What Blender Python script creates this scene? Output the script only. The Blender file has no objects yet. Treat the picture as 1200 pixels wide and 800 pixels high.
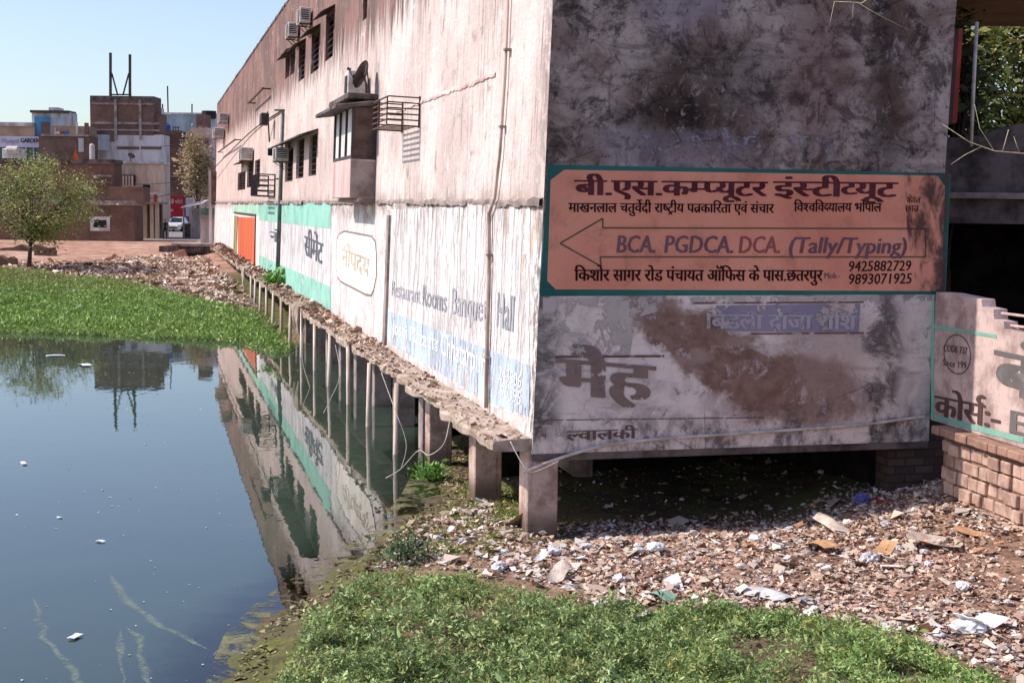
import bpy, bmesh, math, random
import numpy as np
from mathutils import Vector, Matrix
random.seed(7); RNG = np.random.default_rng(11)
SC = bpy.context.scene; COL = SC.collection
R = math.radians

# ---------------------------------------------------------------- camera
F = 1650.0; CAM = Vector((0, 0, 4.5))
PITCH = math.atan(158 / F); ROLL = 0.012
_f = Vector((0, math.cos(PITCH), -math.sin(PITCH))); _r0 = Vector((1, 0, 0)); _u0 = Vector((0, math.sin(PITCH), math.cos(PITCH)))
_r = _r0 * math.cos(ROLL) + _u0 * math.sin(ROLL); _u = -_r0 * math.sin(ROLL) + _u0 * math.cos(ROLL)
cd = bpy.data.cameras.new('camera'); camo = bpy.data.objects.new('camera', cd); COL.objects.link(camo)
camo.matrix_world = Matrix(((_r.x, _u.x, -_f.x, CAM.x), (_r.y, _u.y, -_f.y, CAM.y), (_r.z, _u.z, -_f.z, CAM.z), (0, 0, 0, 1)))
cd.sensor_width = 36; cd.lens = 36 * F / 1200; cd.clip_start = 0.2; cd.clip_end = 5000
SC.camera = camo

# ---------------------------------------------------------------- light
SUN_EL = R(47); SUN_H = Vector((-1, -0.035, 0)).normalized()
SUN_V = SUN_H * math.cos(SUN_EL) + Vector((0, 0, math.sin(SUN_EL)))
w = bpy.data.worlds.new('World'); SC.world = w; w.use_nodes = True
bg = w.node_tree.nodes['Background']; sky = w.node_tree.nodes.new('ShaderNodeTexSky')
sky.sky_type = 'NISHITA'; sky.sun_disc = False; sky.sun_elevation = SUN_EL; sky.sun_rotation = math.atan2(SUN_H.x, SUN_H.y)
sky.air_density = 1.0; sky.dust_density = 1.2; sky.ozone_density = 3.0
hs = w.node_tree.nodes.new('ShaderNodeHueSaturation'); hs.inputs['Saturation'].default_value = .95; hs.inputs['Hue'].default_value = .515
w.node_tree.links.new(sky.outputs[0], hs.inputs['Color']); w.node_tree.links.new(hs.outputs[0], bg.inputs[0]); bg.inputs[1].default_value = 0.15
sl = bpy.data.lights.new('sun', 'SUN'); sl.energy = 3.9; sl.angle = R(0.5); sl.color = (1, .95, .88)
so = bpy.data.objects.new('sun', sl); COL.objects.link(so); so.rotation_euler = (-SUN_V).to_track_quat('-Z', 'Y').to_euler()
so.location = (-30, 0, 40)
SC.view_settings.view_transform = 'Standard'; SC.view_settings.look = 'None'
SC.view_settings.exposure = 0.4; SC.view_settings.gamma = 1.0; SC.view_settings.use_curve_mapping = False
SC.cycles.max_bounces = 6; SC.cycles.transparent_max_bounces = 12

# ---------------------------------------------------------------- projection helpers
def ray(px, py):
    return _f + _r * ((px - 600) / F) - _u * ((py - 400) / F)
def onz(px, py, z):
    d = ray(px, py); return CAM + d * ((z - CAM.z) / d.z)
def at(px, py, Y):
    d = ray(px, py); return CAM + d * (Y / d.y)
def onplane(px, py, p0, n):
    d = ray(px, py); return CAM + d * ((p0 - CAM).dot(n) / d.dot(n))

# ---------------------------------------------------------------- object helpers
WL = {}
def wl(o): return WL.get(o.name, Vector((0, 0, 0))) if o else Vector((0, 0, 0))
def thing(name, label, cat, loc=(0, 0, 0), group=None):
    o = bpy.data.objects.new(name, None); COL.objects.link(o); o.location = loc; o.empty_display_size = .2
    o['label'] = label; o['category'] = cat
    if group: o['group'] = group
    WL[o.name] = Vector(loc); return o
def tag(o, label=None, cat=None, group=None, kind=None):
    if label: o['label'] = label
    if cat: o['category'] = cat
    if group: o['group'] = group
    if kind: o['kind'] = kind
    return o
class MB:
    def __init__(s): s.v = []; s.f = []; s.c = []; s.uv = []
    def add(s, vs, fs):
        b = len(s.v); s.v += [Vector(p) for p in vs]; s.f += [tuple(i + b for i in f) for f in fs]; return s
    def par(s, o, a, b, c):            # parallelepiped from a corner and three edge vectors
        o, a, b, c = map(Vector, (o, a, b, c))
        if a.cross(b).dot(c) < 0: a, b = b, a
        return s.add([o, o + a, o + a + b, o + b, o + c, o + a + c, o + a + b + c, o + b + c],
                     [(3, 2, 1, 0), (4, 5, 6, 7), (0, 1, 5, 4), (1, 2, 6, 5), (2, 3, 7, 6), (3, 0, 4, 7)])
    def box(s, x0, x1, y0, y1, z0, z1): return s.par((x0, y0, z0), (x1 - x0, 0, 0), (0, y1 - y0, 0), (0, 0, z1 - z0))
    def tube(s, pts, r, n=6, cap=True):
        pts = [Vector(p) for p in pts]; rs = r if hasattr(r, '__len__') else [r] * len(pts)
        rings = []; ref = None
        for i, p in enumerate(pts):
            t = (pts[min(i + 1, len(pts) - 1)] - pts[max(i - 1, 0)]).normalized()
            if ref is None: ref = Vector((0, 0, 1)) if abs(t.z) < .9 else Vector((1, 0, 0))
            x = (ref - t * ref.dot(t)).normalized(); y = t.cross(x); ref = x
            rings.append([p + (x * math.cos(a) + y * math.sin(a)) * rs[i] for a in [2 * math.pi * k / n for k in range(n)]])
        b = len(s.v); vs = [q for g in rings for q in g]; fs = []
        for i in range(len(pts) - 1):
            for k in range(n):
                k2 = (k + 1) % n; fs.append((i * n + k, i * n + k2, (i + 1) * n + k2, (i + 1) * n + k))
        if cap: fs.append(tuple(range(n - 1, -1, -1))); fs.append(tuple((len(pts) - 1) * n + k for k in range(n)))
        return s.add(vs, fs)
    def bar(s, a, b, w, h=None):
        a = Vector(a); b = Vector(b); h = h or w; t = (b - a).normalized()
        ref = Vector((0, 0, 1)) if abs(t.z) < .9 else Vector((1, 0, 0)); x = t.cross(ref).normalized(); y = x.cross(t)
        return s.par(a - x * w / 2 - y * h / 2, x * w, y * h, b - a)
    def build(s, name, mat, parent=None, loc=None, smooth=False, bevel=0, label=None):
        m = bpy.data.meshes.new(name); off = wl(parent)
        if parent is None and loc is not None: off = Vector(loc)
        m.from_pydata([tuple(p - off) for p in s.v], [], s.f)
        if s.uv:
            l = m.uv_layers.new(name='UVMap')
            for lp in m.loops: l.data[lp.index].uv = s.uv[lp.vertex_index]
        if smooth: m.polygons.foreach_set('use_smooth', [True] * len(m.polygons))
        m.update(); o = bpy.data.objects.new(name, m); COL.objects.link(o)
        if mat: m.materials.append(mat)
        if parent: o.parent = parent
        elif loc is not None: o.location = loc
        WL[o.name] = off
        if bevel:
            b = o.modifiers.new('bevel', 'BEVEL'); b.width = bevel; b.segments = 1; b.limit_method = 'ANGLE'
        if label: o['label'] = label
        return o
def np_mesh(name, V, Fq, mat, col=None, smooth=False, parent=None):
    """V (n,3), Fq (m,k) face indices, col (n,3) point colour"""
    off = np.array(wl(parent)) if parent else np.zeros(3)
    m = bpy.data.meshes.new(name); n = len(V); k = Fq.shape[1]; nf = len(Fq)
    m.vertices.add(n); m.vertices.foreach_set('co', (V - off).astype(np.float32).ravel())
    m.loops.add(nf * k); m.loops.foreach_set('vertex_index', Fq.astype(np.int32).ravel())
    m.polygons.add(nf); m.polygons.foreach_set('loop_start', np.arange(0, nf * k, k, dtype=np.int32))
    if smooth: m.polygons.foreach_set('use_smooth', np.ones(nf, bool))
    m.update(calc_edges=True)
    if col is not None:
        a = m.attributes.new('Col', 'FLOAT_COLOR', 'POINT'); c4 = np.ones((n, 4), np.float32); c4[:, :3] = col; a.data.foreach_set('color', c4.ravel())
    m.validate(); o = bpy.data.objects.new(name, m); COL.objects.link(o)
    if mat: m.materials.append(mat)
    if parent: o.parent = parent
    WL[o.name] = Vector(off); return o
def children(o): return [c for c in bpy.data.objects if c.parent == o]
def copy_tree(o, loc=None, label=None, parent=None, kids=None):
    c = o.copy(); COL.objects.link(c); c.parent = parent
    if loc is not None: c.location = loc
    if label: c['label'] = label
    for ch in o.children: copy_tree(ch, parent=c)
    return c
def vnoise(x, y, seed=0):
    """smooth value noise on arrays"""
    xi = np.floor(x).astype(np.int64); yi = np.floor(y).astype(np.int64); xf = x - xi; yf = y - yi
    def h(a, b):
        n = (a * 374761393 + b * 668265263 + seed * 982451653) & 0xffffffff
        n = ((n ^ (n >> 13)) * 1274126177) & 0xffffffff
        return ((n ^ (n >> 16)) & 0xffff) / 65535.0
    u = xf * xf * (3 - 2 * xf); v = yf * yf * (3 - 2 * yf)
    return (h(xi, yi) * (1 - u) + h(xi + 1, yi) * u) * (1 - v) + (h(xi, yi + 1) * (1 - u) + h(xi + 1, yi + 1) * u) * v
def fbm(x, y, seed=0, o=4):
    t = 0; a = .5
    for i in range(o): t = t + a * vnoise(x * 2 ** i, y * 2 ** i, seed + i); a *= .5
    return t
def inpoly(x, y, P):
    c = np.zeros(x.shape, bool); n = len(P)
    for i in range(n):
        x1, y1 = P[i]; x2, y2 = P[(i + 1) % n]
        k = ((y1 > y) != (y2 > y)) & (x < (x2 - x1) * (y - y1) / (y2 - y1 + 1e-12) + x1); c ^= k
    return c
def dpoly(x, y, P):
    d = np.full(x.shape, 1e9); n = len(P)
    for i in range(n):
        ax, ay = P[i]; bx, by = P[(i + 1) % n]; ex, ey = bx - ax, by - ay
        t = np.clip(((x - ax) * ex + (y - ay) * ey) / (ex * ex + ey * ey + 1e-12), 0, 1)
        d = np.minimum(d, np.hypot(x - ax - t * ex, y - ay - t * ey))
    return d

# ---------------------------------------------------------------- materials
def srgb(h):
    if isinstance(h, str): h = tuple(int(h[i:i + 2], 16) for i in (0, 2, 4))
    return tuple(((c / 255) / 12.92 if c / 255 <= .04045 else ((c / 255 + .055) / 1.055) ** 2.4) for c in h) + (1,)
class NT:
    def __init__(s, name):
        s.m = bpy.data.materials.new(name); s.m.use_nodes = True; s.t = s.m.node_tree; s.p = s.t.nodes['Principled BSDF']; s.out = s.t.nodes['Material Output']
    def L(s, a, b): s.t.links.new(a, b)
    def put(s, sock, v):
        if hasattr(v, 'is_output') or isinstance(v, bpy.types.NodeSocket): s.L(v, sock)
        elif sock.type == 'RGBA' and not hasattr(v, '__len__'): sock.default_value = (v, v, v, 1)
        elif sock.type == 'RGBA' and len(v) == 3: sock.default_value = (*v, 1)
        else: sock.default_value = v
    def math(s, op, a, b=0.0, c=None, clamp=False):
        n = s.t.nodes.new('ShaderNodeMath'); n.operation = op; n.use_clamp = clamp; s.put(n.inputs[0], a); s.put(n.inputs[1], b)
        if c is not None: s.put(n.inputs[2], c)
        return n.outputs[0]
    def mul(s, a, b): return s.math('MULTIPLY', a, b)
    def plus(s, a, b): return s.math('ADD', a, b)
    def mix(s, f, a, b, mode='MIX'):
        n = s.t.nodes.new('ShaderNodeMix'); n.data_type = 'RGBA'; n.blend_type = mode; n.clamp_factor = True
        s.put(n.inputs[0], f); s.put(n.inputs[6], a); s.put(n.inputs[7], b); return n.outputs[2]
    def sm(s, x, lo, hi, a=0.0, b=1.0):
        n = s.t.nodes.new('ShaderNodeMapRange'); n.interpolation_type = 'SMOOTHSTEP'; s.put(n.inputs[0], x)
        if isinstance(lo, (int, float)) and isinstance(hi, (int, float)) and hi < lo: lo, hi, a, b = hi, lo, b, a
        s.put(n.inputs[1], lo); s.put(n.inputs[2], hi); s.put(n.inputs[3], a); s.put(n.inputs[4], b); return n.outputs[0]
    def coord(s, k='Object'):
        return s.t.nodes.new('ShaderNodeTexCoord').outputs[k]
    def pos(s): return s.t.nodes.new('ShaderNodeNewGeometry').outputs['Position']
    def sep(s, v):
        n = s.t.nodes.new('ShaderNodeSeparateXYZ'); s.L(v, n.inputs[0]); return n.outputs
    def comb(s, x, y, z=0.0):
        n = s.t.nodes.new('ShaderNodeCombineXYZ'); [s.put(n.inputs[i], q) for i, q in enumerate((x, y, z))]; return n.outputs[0]
    def scl(s, v, sc):
        n = s.t.nodes.new('ShaderNodeMapping'); s.L(v, n.inputs[0]); n.inputs['Scale'].default_value = sc; return n.outputs[0]
    def noise(s, v, sc=1.0, det=4, rough=.6, dist=0.0):
        n = s.t.nodes.new('ShaderNodeTexNoise'); s.L(v, n.inputs['Vector']); n.inputs['Scale'].default_value = sc; n.inputs['Detail'].default_value = det
        n.inputs['Roughness'].default_value = rough; n.inputs['Distortion'].default_value = dist; return n.outputs[0]
    def vor(s, v, sc=1.0, feat='F1'):
        n = s.t.nodes.new('ShaderNodeTexVoronoi'); n.feature = feat; s.L(v, n.inputs['Vector']); n.inputs['Scale'].default_value = sc; return n.outputs
    def attr(s, name):
        n = s.t.nodes.new('ShaderNodeAttribute'); n.attribute_name = name; return n
    def bump(s, h, st=.3, d=.02):
        n = s.t.nodes.new('ShaderNodeBump'); n.inputs['Strength'].default_value = st; n.inputs['Distance'].default_value = d; s.L(h, n.inputs['Height'])
        s.L(n.outputs[0], s.p.inputs['Normal']); return n.outputs[0]
    def blob(s, x, y, cx, cy, rx, ry, rot=0.0):
        c, sn = math.cos(rot), math.sin(rot); dx = s.math('SUBTRACT', x, cx); dy = s.math('SUBTRACT', y, cy)
        a = s.math('DIVIDE', s.plus(s.mul(dx, c), s.mul(dy, sn)), rx); b = s.math('DIVIDE', s.math('SUBTRACT', s.mul(dy, c), s.mul(dx, sn)), ry)
        return s.math('SUBTRACT', 1.0, s.math('SQRT', s.plus(s.mul(a, a), s.mul(b, b))))
    def fin(s, col=None, rough=.9, spec=.2, metal=0.0, alpha=None):
        if col is not None: s.put(s.p.inputs['Base Color'], col)
        s.put(s.p.inputs['Roughness'], rough); s.p.inputs['Specular IOR Level'].default_value = spec; s.p.inputs['Metallic'].default_value = metal
        if alpha is not None: s.put(s.p.inputs['Alpha'], alpha)
        return s.m
def plain(name, c1, c2=None, sc=3.0, rough=.85, spec=.25, metal=0, bump=.15, streak=False, det=5):
    n = NT(name); v = n.pos(); c1 = srgb(c1); c2 = srgb(c2) if c2 else tuple(q * .72 for q in c1[:3]) + (1,)
    vv = n.scl(v, (1, 1, .18)) if streak else v
    a = n.noise(vv, sc, det, .65); b = n.noise(v, sc * 9, 3, .6)
    col = n.mix(n.sm(a, .38, .66), c1, c2); col = n.mix(n.sm(b, .5, .8, 0, .35), col, tuple(q * .6 for q in c2[:3]))
    if bump: n.bump(b, bump, .01)
    return n.fin(col, rough, spec, metal)
# ---------------------------------------------------------------- the two painted walls
def mat_long_wall():
    n = NT('lime washed long wall'); uv = n.coord('UV'); x = n.sep(uv); u, v = x[0], x[1]
    big = n.noise(uv, .35, 5, .6); streak = n.noise(n.scl(uv, (3.2, .3, 1)), 1.0, 9, .72, .3); fine = n.noise(uv, 9, 4, .7); mid = n.noise(uv, 1.6, 6, .68, .4)
    st2 = n.noise(n.scl(uv, (7, .35, 1)), 1.0, 4, .6)
    wob = n.plus(v, n.mul(n.math('SUBTRACT', big, .5), .5))
    lower = n.mix(n.sm(mid, .42, .7), srgb('dbd1cd'), srgb('bbaeaa'))
    pink = n.mix(n.sm(big, .38, .62), srgb('d8c8c1'), srgb('c3afa8')); pink = n.mix(n.mul(n.sm(streak, .5, .66, 0, .42), n.sm(mid, .35, .6, .25, 1)), pink, srgb('a58a80'))
    far = n.sm(u, 8, 60); pink = n.mix(n.mul(far, .4), pink, srgb('cba596'))
    col = n.mix(n.sm(wob, 3.05, 3.35), lower, pink)
    # brown weathered band under the parapet, with runs coming down out of it
    edge = n.plus(n.plus(6.9, n.mul(u, .006)), n.mul(n.math('SUBTRACT', .5, streak), 5.0))
    band = n.sm(n.math('SUBTRACT', v, edge), -.1, .8)
    brown = n.mix(n.sm(st2, .35, .65), srgb('84655e'), srgb('4e3b36')); brown = n.mix(n.mul(n.sm(big, .45, .6), .45), brown, srgb('a5786f'))
    col = n.mix(n.mul(band, n.sm(u, 3, 12, .5, .95)), col, brown)
    # dirty strip along the broken ledge and at the foot
    led = n.mul(n.sm(n.math('ABSOLUTE', n.math('SUBTRACT', wob, 3.2)), .05, .45, 1, 0), n.sm(mid, .35, .6)); col = n.mix(n.mul(led, .75), col, srgb('8f7a70'))
    foot = n.mul(n.sm(v, .05, .7, 1, 0), n.sm(mid, .3, .65)); col = n.mix(n.mul(foot, .6), col, srgb('a59183'))
    run = n.mul(n.mul(n.sm(st2, .56, .7), n.sm(v, 1.2, 3.1)), n.sm(v, 3.2, 3.0)); col = n.mix(n.mul(run, .7), col, srgb('7b706c'))
    # flaked corner
    cor = n.mul(n.sm(u, .75, .05), n.sm(n.plus(n.mul(mid, .5), n.mul(n.noise(n.scl(uv, (6, 1.5, 1)), 1.4, 5, .7), .5)), .47, .53)); col = n.mix(n.mul(n.mul(cor, n.sm(v, 3.3, 2.6, .55, 1)), .85), col, srgb('5f5754'))
    rust = n.mul(n.blob(u, v, 1.0, 2.9, 1.1, .7), n.sm(mid, .35, .6)); col = n.mix(n.sm(rust, 0, .5, 0, .6), col, srgb('c9a882'))
    # chips and soot spots
    ch = n.sm(n.noise(n.scl(uv, (1.6, .8, 1)), 7, 5, .75), .62, .68); patch = n.sm(n.noise(uv, .8, 3, .5), .46, .6)
    col = n.mix(n.mul(n.mul(ch, patch), .75), col, srgb('6d615d'))
    fl = n.mul(n.sm(n.vor(n.scl(uv, (1, .7, 1)), 3.0)[0], .25, .05), n.sm(mid, .52, .62)); col = n.mix(n.mul(fl, .5), col, srgb('7d6a62'))
    s3 = n.noise(n.scl(uv, (11, .5, 1)), 1.0, 5, .7); fs = n.mul(n.sm(s3, .51, .62), n.sm(n.noise(n.scl(uv, (.6, .25, 1)), 1.0, 4, .6), .4, .6)); col = n.mix(n.mul(fs, .8), col, srgb('7a6761'))
    dk = n.mul(n.sm(n.noise(n.scl(uv, (4, 1.2, 1)), 4, 7, .82), .57, .63), n.sm(n.noise(uv, 1.1, 3, .5), .42, .56)); col = n.mix(n.mul(dk, .8), col, srgb('564a46'))
    bl = n.mul(n.sm(n.noise(uv, 1.9, 9, .72, .6), .55, .64), n.sm(n.noise(uv, .55, 3, .5), .42, .6)); col = n.mix(n.mul(bl, .55), col, srgb('94796f'))
    wh = n.sm(n.noise(n.scl(uv, (1, .6, 1)), 2.6, 9, .74, .4), .58, .66); col = n.mix(n.mul(wh, .6), col, srgb('e2d6d3'))
    ft = n.mul(n.sm(mid, .58, .7), n.sm(v, 3.3, 4.0)); col = n.mix(n.mul(ft, .6), col, srgb('8c7269'))
    sp = n.mul(n.sm(n.noise(n.scl(uv, (1.5, 1, 1)), 22, 4, .8), .6, .68), n.sm(n.noise(uv, 1.3, 5, .6), .45, .6)); col = n.mix(n.mul(sp, .7), col, srgb('6a5c57'))
    n.bump(n.plus(n.mul(fine, .6), n.mul(mid, 1.6)), .7, .04); return n.fin(col, .92, .15)
def mat_front_wall():
    n = NT('sooty front wall'); uv = n.coord('UV'); x = n.sep(uv); s, t = x[0], x[1]
    big = n.noise(uv, .7, 6, .62, .3); mid = n.noise(uv, 2.2, 7, .7, .5); fine = n.noise(uv, 14, 4, .7); streak = n.noise(n.scl(uv, (3, .3, 1)), 1.0, 5, .65)
    hz = n.noise(n.scl(uv, (.8, 4, 1)), 1.3, 5, .65, .6)
    wx = n.plus(s, n.mul(n.math('SUBTRACT', mid, .5), .9)); wy = n.plus(t, n.mul(n.math('SUBTRACT', n.noise(uv, 1.7, 6, .7), .5), .7))
    up = n.mix(n.sm(big, .38, .62), srgb('b0a29c'), srgb('78665e')); up = n.mix(n.sm(n.noise(uv, 2.0, 12, .76, .5), .47, .6, 0, .78), up, srgb('2a2223'))
    up = n.mix(n.mul(n.sm(hz, .5, .7), .55), up, srgb('4a3c37')); up = n.mix(n.mul(n.sm(streak, .6, .75), .5), up, srgb('9a9096'))
    soot_and_shade = n.plus(n.plus(n.sm(n.blob(wx, wy, 2.5, 4.9, 1.6, .9), 0, .7), n.sm(n.blob(wx, wy, 1.7, 4.4, 1.1, .5), 0, .7)), n.sm(n.blob(wx, wy, 5.0, 4.8, .45, 2.5), 0, .6))
    up = n.mix(n.math('MULTIPLY', soot_and_shade, .55, clamp=True), up, srgb('241d1d'))
    red = n.sm(n.blob(wx, wy, 4.0, 5.2, .8, 1.6), 0, .7); up = n.mix(n.mul(red, .55), up, srgb('5e3f3c'))
    pale = n.sm(n.blob(wx, wy, 2.0, 6.0, .9, .55), 0, .6); up = n.mix(n.mul(pale, .6), up, srgb('948b97'))
    fadeb = n.sm(n.blob(wx, wy, 2.0, 4.05, 1.6, .4), 0, .4); up = n.mix(n.mul(fadeb, .55), up, srgb('857e86'))
    specks = n.mul(n.sm(n.noise(uv, 11, 5, .75), .6, .68), n.sm(big, .42, .55)); up = n.mix(n.mul(specks, .6), up, srgb('a49a9c'))
    g1 = n.noise(uv, 4.5, 12, .8, .3); up = n.mix(n.sm(g1, .52, .6, 0, .62), up, srgb('221c1e')); g2 = n.noise(n.scl(uv, (1.4, 1, 1)), 3.4, 12, .8, .5); up = n.mix(n.mul(n.sm(g2, .54, .62), n.sm(big, .35, .55, .3, .8)), up, srgb('9a8d8c')); g3 = n.noise(n.scl(uv, (6, .4, 1)), 1.2, 8, .75); up = n.mix(n.sm(g3, .58, .66, 0, .6), up, srgb('332a2b')); bw = n.sm(n.noise(uv, 1.1, 8, .7, .4), .5, .62); up = n.mix(n.mul(bw, .5), up, srgb('5d473f'))
    lo = n.mix(n.sm(mid, .4, .68), srgb('dfd0c9'), srgb('beaea8')); lo = n.mix(n.mul(n.sm(hz, .52, .68), .5), lo, srgb('8c7c78'))
    mud = n.plus(n.plus(n.sm(n.blob(wx, wy, 1.95, 1.72, .9, .38, -.25), 0, .35), n.sm(n.blob(wx, wy, 2.75, 1.2, 1.4, .5, -.45), 0, .3)), n.sm(n.blob(wx, wy, 3.7, .8, 1.5, .62, -.15), 0, .35))
    lo = n.mix(n.math('MULTIPLY', mud, .85, clamp=True), lo, n.mix(n.sm(n.noise(uv, 5, 9, .7), .35, .65), srgb('775b50'), srgb('8f7367')))
    tan = n.sm(n.blob(wx, wy, 4.2, 1.5, 1.0, .9), 0, .6); lo = n.mix(n.mul(tan, .5), lo, srgb('947b70'))
    soot2 = n.plus(n.plus(n.sm(n.blob(wx, wy, .1, 1.2, .35, 1.6), 0, .5), n.sm(n.blob(wx, wy, 5.15, 1.2, .35, 1.6), 0, .5)), n.mul(n.sm(wy, .7, .2), n.sm(n.noise(n.scl(uv, (2, 1, 1)), 1.6, 5, .7), .42, .6)))
    lo = n.mix(n.mul(n.math('MULTIPLY', soot2, n.sm(mid, .3, .6), clamp=True), .85), lo, srgb('332c2c'))
    lo = n.mix(n.sm(n.noise(uv, 8, 6, .75), .62, .68, 0, .75), lo, srgb('4b4140')); lg = n.noise(uv, 3.0, 12, .78, .4); lo = n.mix(n.mul(n.sm(lg, .56, .63), .6), lo, srgb('5c504e')); lh = n.noise(uv, 2.2, 12, .76, .5); lo = n.mix(n.sm(lh, .55, .64, 0, .5), lo, srgb('d2c6c6'))
    # hairline cracks
    vc = n.vor(uv, 1.3, 'DISTANCE_TO_EDGE')[0]
    ck = n.mul(n.sm(vc, .012, .004), n.sm(big, .52, .6))
    zone = n.sm(n.plus(t, n.mul(n.math('SUBTRACT', mid, .5), .2)), 2.85, 3.1); col = n.mix(zone, lo, up); col = n.mix(n.mul(ck, .6), col, srgb('2d2626'))
    n.bump(n.plus(n.mul(fine, .5), n.mul(mid, 1.5)), .6, .03); return n.fin(col, .93, .12)
def mat_paint(name, c, wear=.55, dirt='6b5a54', sc=3.0, soft=.06, uvscale=(1, 1, 1), c2=None, dirtf=.5):
    """a coat of sign paint that has flaked: the bare wall behind shows through the gaps"""
    n = NT(name); v = n.scl(n.pos(), uvscale); a = n.noise(v, sc, 7, .72, .3); b = n.noise(v, sc * .35, 4, .6)
    col = n.mix(n.sm(b, .35, .7), srgb(c), srgb(c2) if c2 else tuple(q * .8 for q in srgb(c)[:3])); col = n.mix(n.sm(a, .5, .75, 0, dirtf), col, srgb(dirt))
    al = n.sm(n.plus(n.mul(a, .75), n.mul(b, .25)), wear, wear + soft, 1, 0); n.fin(col, .85, .15, 0, al); return n.m
def mat_brick(name, c1, c2, mortar, sc=1.0, bw=.24, bh=.085, wear=.4):
    n = NT(name); g = n.pos(); x = n.sep(g); nz = n.sep(n.t.nodes.new('ShaderNodeNewGeometry').outputs['True Normal'])
    side = n.math('GREATER_THAN', n.math('ABSOLUTE', nz[0]), .7); h = n.mix(side, n.comb(x[0], x[2]), n.comb(x[1], x[2]))
    t = n.t.nodes.new('ShaderNodeTexBrick'); n.L(h, t.inputs['Vector']); t.inputs['Scale'].default_value = sc; t.inputs['Brick Width'].default_value = bw; t.inputs['Row Height'].default_value = bh
    t.inputs['Mortar Size'].default_value = .012; t.inputs['Color1'].default_value = srgb(c1); t.inputs['Color2'].default_value = srgb(c2); t.inputs['Mortar'].default_value = srgb(mortar)
    a = n.noise(g, .5, 6, .65); b = n.noise(n.scl(g, (1, 1, .2)), 1.2, 4, .6)
    col = n.mix(n.sm(a, .4, .65, 0, wear), t.outputs['Color'], srgb('3a2a26')); col = n.mix(n.sm(b, .5, .75, 0, wear * .8), col, srgb('8d7468'))
    n.bump(t.outputs['Fac'], -.3, .01); return n.fin(col, .92, .1)
def mat_attr(name, rough=.8, spec=.2, trans=0.0):
    n = NT(name); a = n.attr('Col').outputs['Color']; n.fin(a, rough, spec)
    if trans:
        t = n.t.nodes.new('ShaderNodeBsdfTranslucent'); n.L(a, t.inputs[0]); m = n.t.nodes.new('ShaderNodeMixShader'); m.inputs[0].default_value = trans
        n.L(n.p.outputs[0], m.inputs[1]); n.L(t.outputs[0], m.inputs[2]); n.L(m.outputs[0], n.out.inputs[0])
    return n.m
def mat_ground():
    n = NT('earth'); g = n.pos(); x = n.sep(g); a = n.noise(g, .6, 6, .65); b = n.noise(g, 5, 6, .7); c = n.noise(g, 30, 3, .6); m = n.attr('Col').outputs['Color']; mm = n.sep(m)
    dry = n.mix(n.sm(b, .38, .64), srgb('9a7a68'), srgb('6c5144')); dry = n.mix(n.sm(c, .5, .7, 0, .5), dry, srgb('b59a86'))
    red = n.mix(n.sm(n.noise(g, .9, 9, .75), .4, .6), srgb('b8937f'), srgb('8d6653')); red = n.mix(n.sm(n.noise(g, .25, 6, .7), .5, .64, 0, .7), red, srgb('c0a08e')); far = n.sm(x[1], 70, 92); dry = n.mix(far, dry, red)
    road = n.mix(n.sm(b, .4, .7), srgb('8c8380'), srgb('77706d')); dry = n.mix(n.sm(x[1], 119, 123), dry, road)
    mud_and_shade = n.mix(n.sm(b, .4, .62), srgb('4a4033'), srgb('6b5d49')); mud_and_shade = n.mix(n.sm(a, .45, .6, 0, .7), mud_and_shade, srgb('5d6335'))  # shore mud, also painted under the building as the void's shade
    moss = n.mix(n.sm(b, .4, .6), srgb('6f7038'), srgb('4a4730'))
    col = n.mix(mm[0], dry, mud_and_shade); col = n.mix(n.mul(mm[1], n.sm(a, .35, .55)), col, moss)
    n.bump(n.plus(b, n.mul(c, .5)), .7, .04); return n.fin(col, n.sm(mm[0], 0, 1, .95, .8), .12)
def mat_water():
    n = NT('pond water'); g = n.pos(); d = n.sep(n.attr('Col').outputs['Color'])[0]
    h = n.plus(n.noise(n.scl(g, (1, .45, 1)), 3.2, 3, .5), n.mul(n.noise(g, .35, 2, .5), .8)); bp = n.t.nodes.new('ShaderNodeBump'); bp.inputs['Strength'].default_value = .05; bp.inputs['Distance'].default_value = .03; n.L(h, bp.inputs['Height'])
    a = n.noise(g, .25, 4, .6); mur = n.mix(n.sm(a, .35, .65), (.030, .050, .036), (.038, .058, .040))
    df = n.t.nodes.new('ShaderNodeBsdfDiffuse'); n.L(mur, df.inputs[0])
    tr = n.t.nodes.new('ShaderNodeBsdfTransparent'); tr.inputs[0].default_value = (.62, .60, .42, 1)
    al = n.sm(n.plus(d, n.mul(n.math('SUBTRACT', n.noise(g, 1.8, 5, .65), .5), .35)), .02, .55)
    m1 = n.t.nodes.new('ShaderNodeMixShader'); n.L(al, m1.inputs[0]); n.L(tr.outputs[0], m1.inputs[1]); n.L(df.outputs[0], m1.inputs[2])
    gl = n.t.nodes.new('ShaderNodeBsdfGlossy'); gl.inputs['Roughness'].default_value = .012; gl.inputs[0].default_value = (1, 1, 1, 1); n.L(bp.outputs[0], gl.inputs['Normal'])
    fr = n.t.nodes.new('ShaderNodeFresnel'); fr.inputs['IOR'].default_value = 1.52; n.L(bp.outputs[0], fr.inputs['Normal'])
    m2 = n.t.nodes.new('ShaderNodeMixShader'); n.L(fr.outputs[0], m2.inputs[0]); n.L(m1.outputs[0], m2.inputs[1]); n.L(gl.outputs[0], m2.inputs[2]); n.L(m2.outputs[0], n.out.inputs[0])
    return n.m
def mat_glass(name, c='1d2326', rough=.12):
    n = NT(name); a = n.noise(n.pos(), 2.0, 3, .6); return n.fin(n.mix(n.sm(a, .4, .7), srgb(c), tuple(q * .6 for q in srgb(c)[:3])), rough, .6)
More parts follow.
